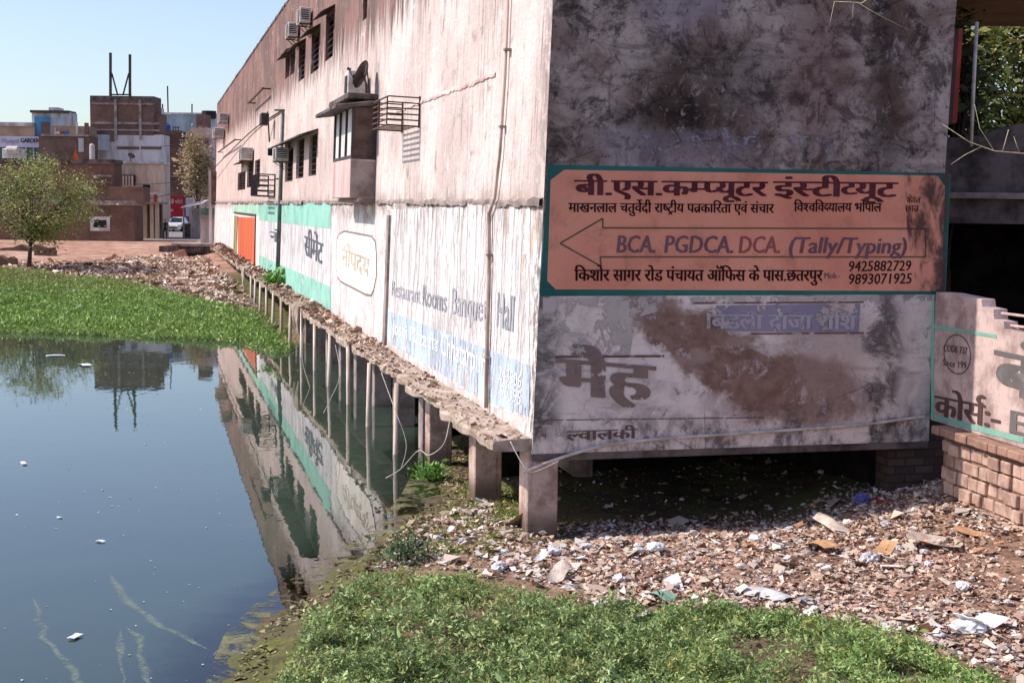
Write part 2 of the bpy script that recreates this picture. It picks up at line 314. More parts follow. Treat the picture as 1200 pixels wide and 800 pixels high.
def stained(name, c1, c2):
    n = NT(name); g = n.pos(); z = n.sep(g)[2]; a = n.noise(g, 2.2, 8, .7); b = n.noise(g, 20, 4, .7); st = n.noise(n.scl(g, (9, 9, .7)), 1.0, 5, .65); brd = n.sm(n.math('FRACT', n.mul(z, 4.2)), .06, .0)
    col = n.mix(n.sm(a, .4, .62), srgb(c1), srgb(c2)); col = n.mix(n.sm(st, .54, .66, 0, .6), col, srgb('6e5a50')); col = n.mix(n.mul(brd, .3), col, srgb('6a574d')); col = n.mix(n.sm(b, .58, .68, 0, .5), col, srgb('5d4c44'))
    wl_ = n.sm(n.plus(z, n.mul(n.math('SUBTRACT', a, .5), .5)), .52, .2); col = n.mix(n.mul(wl_, .75), col, srgb('4d4234')); n.bump(n.plus(b, n.mul(a, 2.0)), .5, .02); return n.fin(col, .92, .12)
M = {}
M['soot_and_shade'] = plain('masonry black as void shade', '2a2422', '171312', 2, .95, .05, bump=.2)  # near-black colour stands in for shade in the void and the open shed
M['long'] = mat_long_wall(); M['front'] = mat_front_wall()
M['ground'] = mat_ground(); M['water'] = mat_water()
M['leaf'] = mat_attr('green leaves', .5, .4, .25); M['litter'] = mat_attr('dry litter', .85, .15)
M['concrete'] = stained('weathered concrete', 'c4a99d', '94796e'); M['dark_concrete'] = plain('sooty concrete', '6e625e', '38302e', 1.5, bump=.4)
M['grey_concrete'] = plain('grey concrete', 'a0908a', '75655f', 2, bump=.4)
M['slab'] = plain('broken slab concrete', 'b5a193', '86725f', 3, bump=.5)
M['dark_metal'] = plain('dark painted steel', '4a3f3c', '2b2423', 4, .6, .4, 0, .05); M['rust_metal'] = plain('rusty steel', '6a4a3c', '3c2a24', 6, .8, .3, 0, .1)
M['pole_green'] = plain('grey green painted steel', '5d6b66', '434f4b', 3, .6, .4, 0, .05)
M['white_metal'] = plain('off white enamel', 'd9d2cb', 'b3a79d', 4, .5, .4, 0, .03); M['black'] = plain('black plastic', '26211f', '16120f', 4, .6, .3, 0, .05)
M['wood_pole'] = plain('bleached bamboo', 'dccbbd', 'b39c8b', 5, bump=.2, streak=True); M['twig'] = plain('dry twig', 'c6b79c', '9c8b70', 8, bump=.2)
M['bark'] = plain('bark', '5a463a', '3a2c25', 6, bump=.4); M['glass'] = mat_glass('dark window glass'); M['curtain'] = plain('pale curtain', 'ded9d6', 'b9b0ac', 3, bump=.1, streak=True)
M['brown_panel'] = plain('brown board', '6e564c', '4a3731', 2, .7, .3, bump=.1); M['wire'] = plain('pale cable', 'cfc4ba', 'a89c92', 4, .7, .3, bump=0)
M['pink'] = plain('pink lime wash', 'd9bdb6', 'b08f87', 1.2, bump=.3, streak=True); M['cream'] = plain('cream plaster', 'd8bda4', 'b3937d', .8, bump=.1, streak=True)
M['white_plaster'] = plain('patchy white plaster', 'd5cdca', '9b908c', .7, bump=.1, streak=True); M['bluegrey'] = plain('pale blue grey plaster', 'b9c3c8', '8f989c', .5, bump=.1, streak=True)
M['brick_dark'] = mat_brick('dark brick', '82604f', '6a4c40', '7d6c62', wear=.4); M['brick_red'] = mat_brick('brown brick', '805c50', '6a483e', '8a7468', wear=.4)
M['red_paint'] = plain('red paint', 'b02a35', '8a1f2a', 1.5, .7, bump=.05); M['red_board'] = plain('red board', 'b5453a', '8f3029', 2, .6, bump=.05)
M['blue'] = plain('blue plastic', '2f5fae', '244c90', 3, .5, bump=0); M['bluepanel'] = plain('blue cladding glass', '3f8fb8', '2f7299', .6, .3, .5, bump=0)
M['teal_glass'] = plain('teal glazing', '4a6a68', '33504f', .8, .3, .5, bump=0); M['lilac'] = plain('lilac sign face', 'c9bfcb', 'b3a8b8', .5, .6, bump=0)
M['carwhite'] = plain('white car paint', 'd6d6d6', 'c2c2c4', .5, .3, .5, bump=0); M['tyre'] = plain('tyre rubber', '1c1a1a', '121010', 3, .8, bump=0)
M['orange_door'] = plain('orange shutter paint', 'd9683f', 'b7543a', 1.2, .7, bump=.1, streak=True); M['ochre'] = plain('ochre painted edge', 'a08a58', '7c6a48', 1.5, bump=.1)
M['cloth_dark'] = plain('dark clothes', '2c2a30', '1f1d22', 6, bump=0); M['skin'] = plain('skin', '7a5240', '6a4636', 6, bump=0)
M['orange'] = plain('orange cloth', 'e0602c', 'c24c20', 3, bump=0)
M['cardboard'] = plain('cardboard', 'c79a73', 'a87d5b', 5, bump=.1); M['plastic'] = plain('pale plastic film', 'd6d2d0', 'aca6a6', 7, .45, .4, bump=.2); M['paper'] = plain('dirty paper', 'cbb9ab', 'a18d80', 6, bump=.2)
M['brick_face'] = plain('pale old brick', 'c6a594', '96776a', 3, bump=.4); M['mortar'] = plain('mud mortar', '8b6a5c', '6b4f44', 5, bump=.4)  # brick is pale pink in its own colour
# ---------------------------------------------------------------- frames of the two walls
DL = ray(177, 237); DL.z = 0; DL.normalize()                 # along the long wall, away from us
EF = Vector((DL.y, -DL.x, 0))                                # along the front wall, to the right
ANC = at(629, 430, 18.5); NF = -DL
e_top = onplane(648, 0, ANC, NF); e_bot = onplane(624, 520, ANC, NF)
QV = (e_top - e_bot).normalized()
ORG = e_bot + QV * ((1.23 - e_bot.z) / QV.z)                 # foot of the corner edge
NL = DL.cross(QV).normalized()
if NL.x > 0: NL = -NL
def uvl(px, py, off=0.0):
    p = onplane(px, py, ORG + NL * off, NL) - NL * off - ORG; d = p.dot(DL); return d, (p - DL * d).dot(QV)
def PL(u, v, off=0.0): return ORG + DL * u + QV * v + NL * off
def stf(px, py, off=0.0):
    p = onplane(px, py, ORG + NF * off, NF) - ORG; return p.dot(EF), p.z
def PF(s, t, off=0.0): return ORG + EF * s + Vector((0, 0, t)) + NF * off

# ---------------------------------------------------------------- terrain and pond
def xy(px, py, z=0.0): p = onz(px, py, z); return (p.x, p.y)
POND = [(-2.2, 4), xy(262, 860), xy(268, 790), xy(300, 738), xy(345, 700), xy(392, 668), xy(440, 640), xy(478, 600), xy(515, 580), xy(505, 548), xy(512, 520), xy(545, 503), (3.0, 26.5), (3.5, 44),
        xy(352, 404), xy(300, 400), xy(200, 392), xy(100, 389), xy(0, 386), (-26, 53), (-60, 50), (-60, 4)]
VEG = [xy(262, 880, .2), xy(282, 800, .15), xy(322, 738, .15), xy(380, 694, .15), xy(440, 664, .2), xy(520, 672, .2), xy(600, 690, .2), xy(680, 712, .2), xy(760, 722, .2), xy(850, 722, .2), xy(930, 728, .2), xy(1010, 742, .2), xy(1080, 768, .2), xy(1150, 792, .2), xy(1230, 830, .2), xy(1230, 900, .2)]
def smooth(x, a, b): t = np.clip((x - a) / (b - a), 0, 1); return t * t * (3 - 2 * t)
def zland(x, y):
    x = np.asarray(x, float); y = np.asarray(y, float)
    d = dpoly(x, y, POND); ins = inpoly(x, y, POND)
    near = np.minimum(.16, .10 * d) + .02 * np.minimum(d, 6) * (y < 30)
    kf = (x - ORG.x) * DL.x + (y - ORG.y) * DL.y; sf = (x - ORG.x) * EF.x + (y - ORG.y) * EF.y; near = near * (1 - .75 * smooth(kf, -1.3, .1) * smooth(sf, -.4, .5) * (1 - smooth(sf, 3.6, 5)))
    near = near + .10 * (fbm(x * 1.3, y * 1.3, 3) - .45) * np.clip(d / .8, 0, 1) + .035 * (fbm(x * 6, y * 6, 5, 3) - .45) * np.clip(d / .5, 0, 1)
    rise = .27 * smooth(x, 3.8, 6.6) * smooth(y, 13.5, 18) + .08 * smooth(x, 4.8, 7) * smooth(y, 9, 15) ; near = near + rise * (y < 45)
    far = np.interp(y, [45, 52, 60, 72, 80, 86, 100, 116, 150, 170], [.02, .08, .18, .32, .42, .6, .95, 1.2, 1.55, 1.6])
    far = far + np.where(y < 112, .25 * (fbm(x * .35, y * .2, 9) - .45) * smooth(y, 62, 90), 0)
    far = far - 1.0 * smooth(x, at(203, 295, 100).x, at(208, 295, 100).x) * (1 - smooth(x, at(243, 295, 100).x, at(248, 295, 100).x)) * smooth(y, 93, 99) * (1 - smooth(y, 104.3, 105))
    z = np.where(y > 45, np.maximum(far, .03) * np.clip(d / 1.5, 0, 1), near)
    wob = .11 * (fbm(x * 2.2, y * 2.2, 44, 4) - .47) * np.clip(1 - d / 1.3, 0, 1) * (y < 30)
    return np.where(ins, -np.minimum(1.3, .16 * d), z) + wob
def grid_lines(segs):
    out = []
    for a, b, n in segs: out += list(np.linspace(a, b, n, endpoint=False))
    return np.array(out + [segs[-1][1]])
def sheet(name, gx, gy, zf, mat, colf, smooth_=True):
    X, Y = np.meshgrid(gx, gy); Z = zf(X, Y); V = np.stack([X.ravel(), Y.ravel(), Z.ravel()], 1); nx, ny = len(gx), len(gy)
    i = np.arange(ny - 1)[:, None] * nx + np.arange(nx - 1)[None, :]; i = i.ravel()
    return np_mesh(name, V, np.stack([i, i + 1, i + nx + 1, i + nx], 1), mat, colf(X, Y).reshape(-1, 3), smooth_)
gx = grid_lines([(-1500, -200, 8), (-200, -60, 20), (-60, -26, 40), (-26, -5, 90), (-5, 8.5, 210), (8.5, 40, 40), (40, 1500, 12)])
gy = grid_lines([(-60, 4, 8), (4, 10, 20), (10, 26, 240), (26, 60, 90), (60, 125, 110), (125, 190, 30), (190, 3000, 16)])
def gcol(X, Y):
    d = dpoly(X, Y, POND); ins = inpoly(X, Y, POND); wet = np.where(ins, 1, np.clip(1 - (d - .25) / .9, 0, 1)) * (Y < 60)
    mx = np.clip(1 - np.hypot((X - .05) / 1.3, (Y - 19.6) / 2.6), 0, 1) * 1.8 + np.clip(1 - dpoly(X, Y, VEG) / .8, 0, 1) * .3 * (X < 2)
    mx = np.where(inpoly(X, Y, VEG), .6, mx); wv = np.where(inpoly(X, Y, VEG), np.maximum(wet, .6), wet)
    far = smooth(Y, 48, 52) * (1 - smooth(Y, 76, 84))
    wv = np.maximum(wv, .9 * smooth((X - ORG.x) * EF.x + (Y - ORG.y) * EF.y, -.3, .3) * smooth((X - ORG.x) * DL.x + (Y - ORG.y) * DL.y, -.3, .9) * (Y < 45))  # dark ground colour under the building paints in the void's shade
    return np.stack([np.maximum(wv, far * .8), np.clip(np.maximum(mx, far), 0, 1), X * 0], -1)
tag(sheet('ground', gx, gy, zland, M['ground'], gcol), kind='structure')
wx = grid_lines([(-60, -8, 60), (-8, 4.2, 150)]); wy = grid_lines([(4, 10, 15), (10, 26, 160), (26, 58, 60)])
tag(sheet('water', wx, wy, lambda X, Y: X * 0, M['water'], lambda X, Y: np.stack([np.where(inpoly(X, Y, POND), np.minimum(dpoly(X, Y, POND), 3) * np.where(Y > 30, 2, .45), 0)] * 3, -1)), kind='structure')

# ---------------------------------------------------------------- text
_G = {}
def raw_glyph(s):
    if s in _G: return _G[s]
    c = bpy.data.curves.new('t', 'FONT'); c.body = s; c.resolution_u = 2; o = bpy.data.objects.new('t', c); COL.objects.link(o)
    o2 = o.evaluated_get(bpy.context.evaluated_depsgraph_get()); m = o2.to_mesh(); m.calc_loop_triangles()
    V = [(v.co.x, v.co.y) for v in m.vertices]; T = [tuple(t.vertices) for t in m.loop_triangles]; o2.to_mesh_clear()
    bpy.data.objects.remove(o); bpy.data.curves.remove(c); tris = [[V[i] for i in t] for t in T]
    _G[s] = (tris, max([v[0] for v in V], default=0), min([v[0] for v in V], default=0)); return _G[s]
def glyph(ch):
    t, mx, mn = raw_glyph(ch)
    if not t: return [], .28
    return t, max(0.0, raw_glyph(ch + ch)[1] - mx)
def clipx(tris, X):
    out = []
    for t in tris:
        p = []
        for i in range(3):
            a, b = t[i], t[(i + 1) % 3]
            if a[0] <= X: p.append(a)
            if (a[0] <= X) != (b[0] <= X):
                k = (X - a[0]) / (b[0] - a[0]); p.append((X, a[1] + (b[1] - a[1]) * k))
        for i in range(1, len(p) - 1): out.append([p[0], p[i], p[i + 1]])
    return out
def ribbon2(pts, w):
    out = []
    for (x0, y0), (x1, y1) in zip(pts, pts[1:]):
        l = math.hypot(x1 - x0, y1 - y0); nx, ny = -(y1 - y0) / l * w / 2, (x1 - x0) / l * w / 2
        a, b, c, d = (x0 + nx, y0 + ny), (x0 - nx, y0 - ny), (x1 - nx, y1 - ny), (x1 + nx, y1 + ny); out += [[a, b, c], [a, c, d]]
    return out
CONS = set(chr(i) for i in range(0x915, 0x93a)); BARLESS = set('टठडढदहकफरछ')
def compose(s):
    """Devanagari set by hand: half letters lose their bar, short i goes before its cluster, r rides above or below"""
    x = 0; out = []
    cnt = [0]
    def put(tr, dx):
        cnt[0] += 1; out.extend([([(px + dx, py) for px, py in t], cnt[0] % 4) for t in tr])
    i = 0
    while i < len(s):
        ch = s[i]
        if ch in CONS:
            cl = [ch]; j = i + 1
            while j + 1 < len(s) and s[j] == '्' and s[j + 1] in CONS: cl.append(s[j + 1]); j += 2
            marks = ''
            while j < len(s) and (0x901 <= ord(s[j]) <= 0x903 or 0x93e <= ord(s[j]) <= 0x94c): marks += s[j]; j += 1
            reph = len(cl) > 1 and cl[0] == 'र'
            if reph: cl = cl[1:]
            if 'ि' in marks: t, a = glyph('ि'); put(t, x); x += a; marks = marks.replace('ि', '')
            rakar = len(cl) > 1 and cl[-1] == 'र'
            if rakar: cl = cl[:-1]
            for k, c in enumerate(cl):
                t, a = glyph(c)
                if k < len(cl) - 1:
                    if c in BARLESS: put([[(px * .8, py if py > .5 else .622 - (.622 - py) * .85) for px, py in q] for q in t], x); x += a * .74
                    else: put(clipx(t, a - .17), x); x += a - .18
                else: put(t, x); x += a
            if rakar: put(ribbon2([(-.16, .25), (-.4, .02)], .07) if cl[-1] not in BARLESS else ribbon2([(-.4, -.14), (-.27, .0), (-.14, -.14)], .06), x)
            for mk in marks: t, a = glyph(mk); put(t, x); x += a
            if reph: put(ribbon2([(-.07, .62), (-.2, .7), (-.21, .8), (-.11, .88), (.0, .83)], .07), x)
            i = j
        else:
            t, a = glyph(ch); put(t, x); x += a; i += 1
    return out, x
def lettering(name, s, mapf, mat, parent, bold=0.0, slant=0.0, track=None, lift=.0004, scaley=1.0):
    """mapf(a, y): a runs 0..1 along the line, y in letter heights; gives a world point"""
    tr, wd = compose(s); mb = MB(); n = 3 if bold > .02 else 2
    offs = [0] if not bold else [(-bold + 2 * bold * k / (n - 1)) for k in range(n)]
    for k, b in enumerate(offs):
        for t, g in tr:
            mb.add([mapf((px + b + slant * py) / wd, py * scaley, (k + g * .2) * lift) for px, py in t], [(0, 1, 2)])
    # all faces look out of the wall
    return mb.build(name, mat, parent)
def map_front(px0, py0, px1, py1, hpx, off):
    s0, t0 = stf(px0, py0); s1, t1 = stf(px1, py1); _, ta = stf(px0, py0 - hpx); h = (ta - t0) / .622
    return lambda a, y, k=0.0: PF(s0 + (s1 - s0) * a, t0 + (t1 - t0) * a + h * y, off + k)
def map_long(px0, py0, px1, py1, h0, off):
    u0, v0 = uvl(px0, py0); u1, v1 = uvl(px1, py1); _, va = uvl(px0, py0 - h0); h = (va - v0) / .622
    return lambda a, y, k=0.0: PL(u0 + (u1 - u0) * a, v0 + (v1 - v0) * a + h * y, off + k)
def poly_front(name, pts, off, mat, parent):
    mb = MB(); P = [PF(*stf(*p), off) for p in pts]; mb.add(P, [tuple(range(len(P)))]); return mb.build(name, mat, parent)
def poly_long(name, pts, off, mat, parent):
    mb = MB(); P = [PL(*uvl(*p), off) for p in pts]; mb.add(P, [tuple(range(len(P)))]); return mb.build(name, mat, parent)
def lines_front(name, pts, wd, off, mat, parent, closed=False):
    q = [stf(*p) for p in pts]; q = q + q[:1] if closed else q; mb = MB()
    for t in ribbon2(q, wd): mb.add([PF(*p, off) for p in t], [(0, 1, 2)])
    return mb.build(name, mat, parent)
def lines_long(name, pts, wd, off, mat, parent, closed=False):
    q = [uvl(*p) for p in pts]; q = q + q[:1] if closed else q; mb = MB()
    for t in ribbon2(q, wd): mb.add([PL(*p, off) for p in t], [(0, 1, 2)])
    return mb.build(name, mat, parent)
# ---------------------------------------------------------------- the building on piers
ULEN = uvl(252, 240)[0]; HT = uvl(337, 0)[1]; FW = stf(1100, 300)[0]
B = thing('market_building', 'long weathered pink and white building on piers beside the pond, with hand painted adverts', 'building', tuple(ORG + EF * 2.6 - Vector((0, 0, 1.3))))
def wall_holes(name, holes, mat, ulen, v0, v1, th):
    us = sorted({0.0, ulen, *[h[0] for h in holes], *[h[1] for h in holes]}); vs = sorted({v0, v1, *[h[2] for h in holes], *[h[3] for h in holes]})
    mb = MB(); uvs = []
    def q(pts, uv): mb.add(pts, [(0, 1, 2, 3)]); uvs.extend(uv)
    for i in range(len(us) - 1):
        for j in range(len(vs) - 1):
            a, b, c, d = us[i], us[i + 1], vs[j], vs[j + 1]; m = ((a + b) / 2, (c + d) / 2)
            if any(h[0] < m[0] < h[1] and h[2] < m[1] < h[3] for h in holes): continue
            q([PL(a, c), PL(b, c), PL(b, d), PL(a, d)], [(a, c), (b, c), (b, d), (a, d)])
            q([PL(a, c, -th), PL(a, d, -th), PL(b, d, -th), PL(b, c, -th)], [(a, c), (a, d), (b, d), (b, c)])
    for a, b, c, d in holes:
        for (p, r) in (((a, c), (b, c)), ((b, c), (b, d)), ((b, d), (a, d)), ((a, d), (a, c))):
            q([PL(*p), PL(*p, -th), PL(*r, -th), PL(*r)], [p, (p[0] + th, p[1]), (r[0] + th, r[1]), r])
    q([PL(ulen, v0), PL(ulen, v0, -th), PL(ulen, v1, -th), PL(ulen, v1)], [(0, v0), (0, v1), (.2, v1), (.2, v0)])
    q([PL(0, v1), PL(ulen, v1), PL(ulen, v1, -th), PL(0, v1, -th)], [(0, v1), (ulen, v1), (ulen, v1), (0, v1)])
    q([PL(0, v0), PL(0, v0, -th), PL(ulen, v0, -th), PL(ulen, v0)], [(0, v0), (0, v0), (ulen, v0), (ulen, v0)])
    mb.uv = uvs; return mb.build(name, mat, B)
def win(x0, x1, yt, yb): u1 = uvl(x0, yt)[0]; u0, va = uvl(x1, yt); _, vb = uvl(x1, yb); return (u0, u1, vb, va)
UP = [win(383, 392, 10, 64), win(366, 375, 32, 79), win(351, 358, 49, 90), win(341, 346, 59, 84), win(335, 340, 64, 88)]
VENT = win(426, 431, -12, 20)
LOW = [win(363, 372, 155, 205), win(348, 357, 160, 208), win(335, 344, 172, 212), win(290, 297, 187, 219), (win(299, 305, 186, 220)), win(279, 288, 200, 222)]
HOLES = UP + [VENT] + LOW
wall_holes('long_wall', HOLES, M['long'], ULEN, 0.0, HT, .3)
# front wall with leaning right edge
def front_wall():
    mb = MB(); tops = [0, .8, 2, 3, 4.5, 6, HT]; uvs = []
    def xl(t): return (QV * (t / QV.z)).dot(EF)
    def xr(t): y = 530 - t * 84; return stf(1088 + max(0, (490 - y)) * .068, y)[0] if y > -400 else stf(1150, -400)[0]
    for t0, t1 in zip(tops, tops[1:]):
        for off, fl in ((0, 0), (-.3, 1)):
            a, b, c, d = PF(xl(t0) + .002, t0, off), PF(xr(t0), t0, off), PF(xr(t1), t1, off), PF(xl(t1) + .002, t1, off)
            mb.add([a, b, c, d] if not fl else [d, c, b, a], [(0, 1, 2, 3)]); k = [(xl(t0), t0), (xr(t0), t0), (xr(t1), t1), (xl(t1), t1)]; uvs.extend(k if not fl else k[::-1])
        mb.add([PF(xr(t0), t0), PF(xr(t0), t0, -.3), PF(xr(t1), t1, -.3), PF(xr(t1), t1)], [(0, 1, 2, 3)]); uvs.extend([(5.1, t0), (5.2, t0), (5.2, t1), (5.1, t1)])
    mb.add([PF(0.3, 0), PF(0.3, 0, -.3), PF(xr(0), 0, -.3), PF(xr(0), 0)], [(0, 1, 2, 3)]); uvs.extend([(0, .1), (0, .2), (5, .2), (5, .1)])
    mb.uv = uvs; return mb.build('front_wall', M['front'], B), xr
FWALL, XR = front_wall()
# side wall, floor slab, roof, far end
mb = MB(); D2 = DL * 60
mb.par(PF(XR(3) - .35, .15, -.31), EF * .3, D2, Vector((0, 0, HT - .2))); mb.build('side_wall', M['dark_concrete'], B)
mb = MB(); mb.par(PF(.32, .02, -.32), EF * (FW - .75), D2, Vector((0, 0, .28))); mb.build('floor_slab', M['soot_and_shade'], B)  # near-black slab colour paints in the void's shade
mb = MB(); mb.par(PF(.8, HT - .9, -.32), EF * (FW - 1.3), DL * (ULEN - 1), Vector((0, 0, .25))); mb.build('roof', M['dark_concrete'], B)
mb = MB(); mb.par(PL(ULEN - .3, 0, -.32), -NL * 5, DL * .28, Vector((0, 0, HT - .1))); mb.build('end_wall', M['pink'], B)
mb = MB(); mb.par(PF(.02, -.10, -.012), EF * (FW - .06), DL * .32, Vector((0, 0, .10 - .003))); mb.build('edge_beam', M['dark_concrete'], B)
mb = MB(); mb.par(PL(.32, -.02, -.7), -NL * .25, DL * (ULEN - 1), Vector((0, 0, -.35))); mb.build('floor_beam', M['dark_concrete'], B)
# walls added behind to shut out light and darken the void under the floor
mb = MB(); mb.par(PF(.3, -1.9, -4.6), EF * 5, DL * .3, Vector((0, 0, 1.9))); mb.par(PF(FW - .5, -1.4, -.6), EF * .35, DL * 9, Vector((0, 0, 1.5))); mb.build('added_void_wall', M['soot_and_shade'], B)
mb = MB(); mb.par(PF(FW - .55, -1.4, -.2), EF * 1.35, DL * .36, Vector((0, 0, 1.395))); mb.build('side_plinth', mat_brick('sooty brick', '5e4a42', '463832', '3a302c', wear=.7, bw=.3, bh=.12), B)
# windows
def window(h, kind=0):
    a, b, c, d = h; f = MB(); w_ = .07
    for (p, q, r, s) in ((a, b, c, c + w_), (a, b, d - w_, d), (a, a + w_, c + w_, d - w_), (b - w_, b, c + w_, d - w_)): f.par(PL(p, r, -.16), DL * (q - p), QV * (s - r), NL * .06)
    m = (a + b) / 2; f.par(PL(m - .025, c + w_, -.155), DL * .05, QV * (d - c - 2 * w_), NL * .05)
    fr = f.build('window', M['dark_metal'], B)
    g = MB(); g.par(PL(a + .01, c + .01, -.2), DL * (b - a - .02), QV * (d - c - .02), NL * .02); g.build('pane', M['glass'], fr)
    k = MB(); n = 7
    for i in range(1, n): z = c + (d - c) * i / n; k.bar(PL(a, z, -.06), PL(b, z, -.06), .018)
    if kind == 0:
        for i in range(1, 4): x = a + (b - a) * i / 4; k.bar(PL(x, c, -.075), PL(x, d, -.075), .016)
    k.build('bars', M['rust_metal'], fr)
    for sgn in ((a, -.9), (b, .35)) if kind == 2 else ():
        sh = MB(); sh.par(PL(sgn[0], c + .04, .01), NL * .5 + DL * sgn[1] * .4, QV * (d - c - .1), DL * .03); sh.build('shutter', M['brown_panel'], fr)
for i, h in enumerate(UP + LOW): window(h, 1 if i in (0, 1, 2, 7, 9) else 0)
vb = MB()
for i in range(6): x = VENT[0] + (VENT[1] - VENT[0]) * (i + .5) / 6; vb.bar(PL(x, VENT[2], -.05), PL(x, VENT[3], -.05), .05, .02)
for i in range(4): z = VENT[2] + (VENT[3] - VENT[2]) * (i + .5) / 4; vb.bar(PL(VENT[0], z, -.07), PL(VENT[1], z, -.07), .04, .02)
vb.build('vent_grille', M['rust_metal'], B)
vb = MB(); vb.par(PL(VENT[0], VENT[2], -.29), DL * (VENT[1] - VENT[0]), QV * (VENT[3] - VENT[2]), NL * .02); vb.build('vent_back', M['black'], B)
# concrete shades over the windows
def shade(u0, u1, v, out=.5, drop=.12, mat='dark_concrete', th=.06):
    s = MB(); s.par(PL(u0, v, .004), DL * (u1 - u0), NL * out - QV * drop, QV * th); return s.build('window_shade', M[mat], B, bevel=.01)
for h in UP[:3]: shade(h[0] - .15, h[1] + .15, h[3] + .08, .42, .25, 'rust_metal', .03)
shade(UP[3][0] - .1, UP[4][1] + .1, UP[3][3] + .1, .35, .15)
shade(LOW[0][0] - .25, LOW[2][1] + .6, LOW[0][3] + .06, .6, .22, 'dark_concrete', .05)
shade(LOW[3][0] - .3, LOW[5][1] - 3, LOW[3][3] + .04, .45, .1)
for (xa, xb, y) in ((300, 321, 206), (297, 318, 104)):
    pass
# pilaster strips and drain pipe on the white zone
pu = uvl(456, 300)[0]; mb = MB(); mb.par(PL(pu - .09, .05, .003), DL * .28, QV * 3.0, NL * .05); mb.build('pilaster_strip', M['grey_concrete'], B)
pts = [uvl(600, -20), uvl(596, 90), uvl(590, 180), uvl(584, 232), uvl(577, 250), uvl(577, 330), uvl(575, 400), uvl(574, 478)]
mb = MB(); mb.tube([PL(u, v, .055) for u, v in pts], [.024] * 4 + [.032] * 4, 8)
dp = mb.build('drain_pipe', plain('stained pipe', 'cbb6aa', '957b6c', 5, bump=.2, streak=True), B, smooth=True)
for (px, py) in ((598, 60), (592, 150), (577, 300), (575, 420)):
    u, v = uvl(px, py); mb = MB(); mb.par(PL(u - .08, v, .002), DL * .12, QV * .03, NL * .095); mb.build('pipe_clip', M['grey_concrete'], dp)
# broken ledge between the storeys
def rough_strip(name, u0, u1, v, w, th, mat, parent, n=260, seed=0, off=.003, gaps=.0):
    us = np.linspace(u0, u1, n); a = fbm(us * 4.2, us * 0 + .5, seed, 5); b = fbm(us * 5.3, us * 0 + 9.5, seed + 1, 5); mb = MB(); sec = []
    for k, u in enumerate(us):
        o = max(.012, w * (.25 + 1.5 * (a[k] - .25))); h = th * (.35 + 1.3 * b[k]); vv = v + (a[k] - .45) * .1
        if gaps and vnoise(np.array([u * .7]), np.array([3.3]), seed)[0] < gaps: o = .01; h *= .5
        sec.append([PL(u, vv - h, off), PL(u, vv - h * .8, o), PL(u, vv, o * .85 + .004), PL(u, vv + .03, off)])
    for k in range(n - 1):
        A, Bq = sec[k], sec[k + 1]; mb.add(A + Bq, [(0, 4, 5, 1), (1, 5, 6, 2), (2, 6, 7, 3)])
    return mb.build(name, mat, parent)
rough_strip('broken_ledge', .02, 30, 3.35, .07, .09, M['grey_concrete'], B, 900, 3, gaps=.35)
rough_strip('broken_ledge', 30.1, ULEN - .5, 3.35, .10, .12, M['grey_concrete'], B, 600, 5, gaps=.35)
rough_strip('parapet_edge', .0, ULEN, HT - .02, .05, .12, M['dark_concrete'], B, 200, 8)
# horizontal scar line of an old floor band, higher up
rough_strip('plaster_scar', 3.0, 12.5, 5.25, .03, .05, M['pink'], B, 160, 12)

# ---- bay window
u0, vtop = uvl(443, 123); vmid = uvl(443, 187)[1]; vbot = uvl(443, 233)[1]; OUT = .58
u1 = u0 + 3.3
bay = MB(); bay.par(PL(u0, vbot, .004), DL * (u1 - u0), QV * (vmid - vbot), NL * OUT); BAY = bay.build('bay_box', M['pink'], B, bevel=.01)
mb = MB(); mb.par(PL(u0 - .02, vbot + .05, .03), -DL * .012, QV * (vmid - vbot - .1), NL * (OUT - .05)); mb.build('stained_side', M['grey_concrete'], BAY)
fr = MB(); w_ = .08
for (a, b, c, d) in ((u0, u1, vmid + .002, vmid + w_), (u0, u1, vtop - w_, vtop), (u0, u0 + w_, vmid + w_, vtop - w_), (u1 - w_, u1, vmid + w_, vtop - w_), (u0 + 1.1, u0 + 1.17, vmid + w_, vtop - w_), (u0 + 2.2, u0 + 2.27, vmid + w_, vtop - w_)):
    fr.par(PL(a, c, OUT - .07), DL * (b - a), QV * (d - c), NL * .07)
for (a, b) in ((.02, .09), ):
    fr.par(PL(u0, vmid + .002, a), DL * .06, QV * (vtop - vmid), NL * (b - a)); fr.par(PL(u1 - .06, vmid + .002, a), DL * .06, QV * (vtop - vmid), NL * (b - a))
for c in (vmid + .002, vtop - w_): fr.par(PL(u0, c, .09), DL * .06, QV * w_, NL * (OUT - .165)); fr.par(PL(u1 - .06, c, .09), DL * .06, QV * w_, NL * (OUT - .165))
FR = fr.build('bay_frame', M['dark_metal'], B)
g = MB(); g.par(PL(u0 + .02, vmid + .05, .09), DL * .015, QV * (vtop - vmid - .1), NL * (OUT - .16)); g.build('side_board', M['brown_panel'], FR)
g = MB(); g.par(PL(u0 + .05, vmid + .05, OUT - .06), DL * (u1 - u0 - .1), QV * (vtop - vmid - .1), NL * .008); g.build('pane', M['curtain'], FR)
g = MB(); g.par(PL(u1 - .04, vmid + .05, .09), DL * .015, QV * (vtop - vmid - .1), NL * (OUT - .16)); g.build('side_board', M['brown_panel'], FR)
rf = MB(); rf.par(PL(u0 - .15, vtop + .003, .004), DL * (u1 - u0 + .6), NL * (OUT + .42) - QV * .16, QV * .10); rf.par(PL(u0 - .02, vtop + .105, .004), DL * (u1 - u0 + .2), NL * (OUT + .12), QV * .14); BR = rf.build('bay_roof', M['dark_concrete'], B, bevel=.02)
br = MB()
for k in range(3): br.par(PL(u0 - .1 - .02 * k, vbot - .1, .003), DL * (u1 - u0 + .25), QV * .098, NL * (OUT * .7)); break
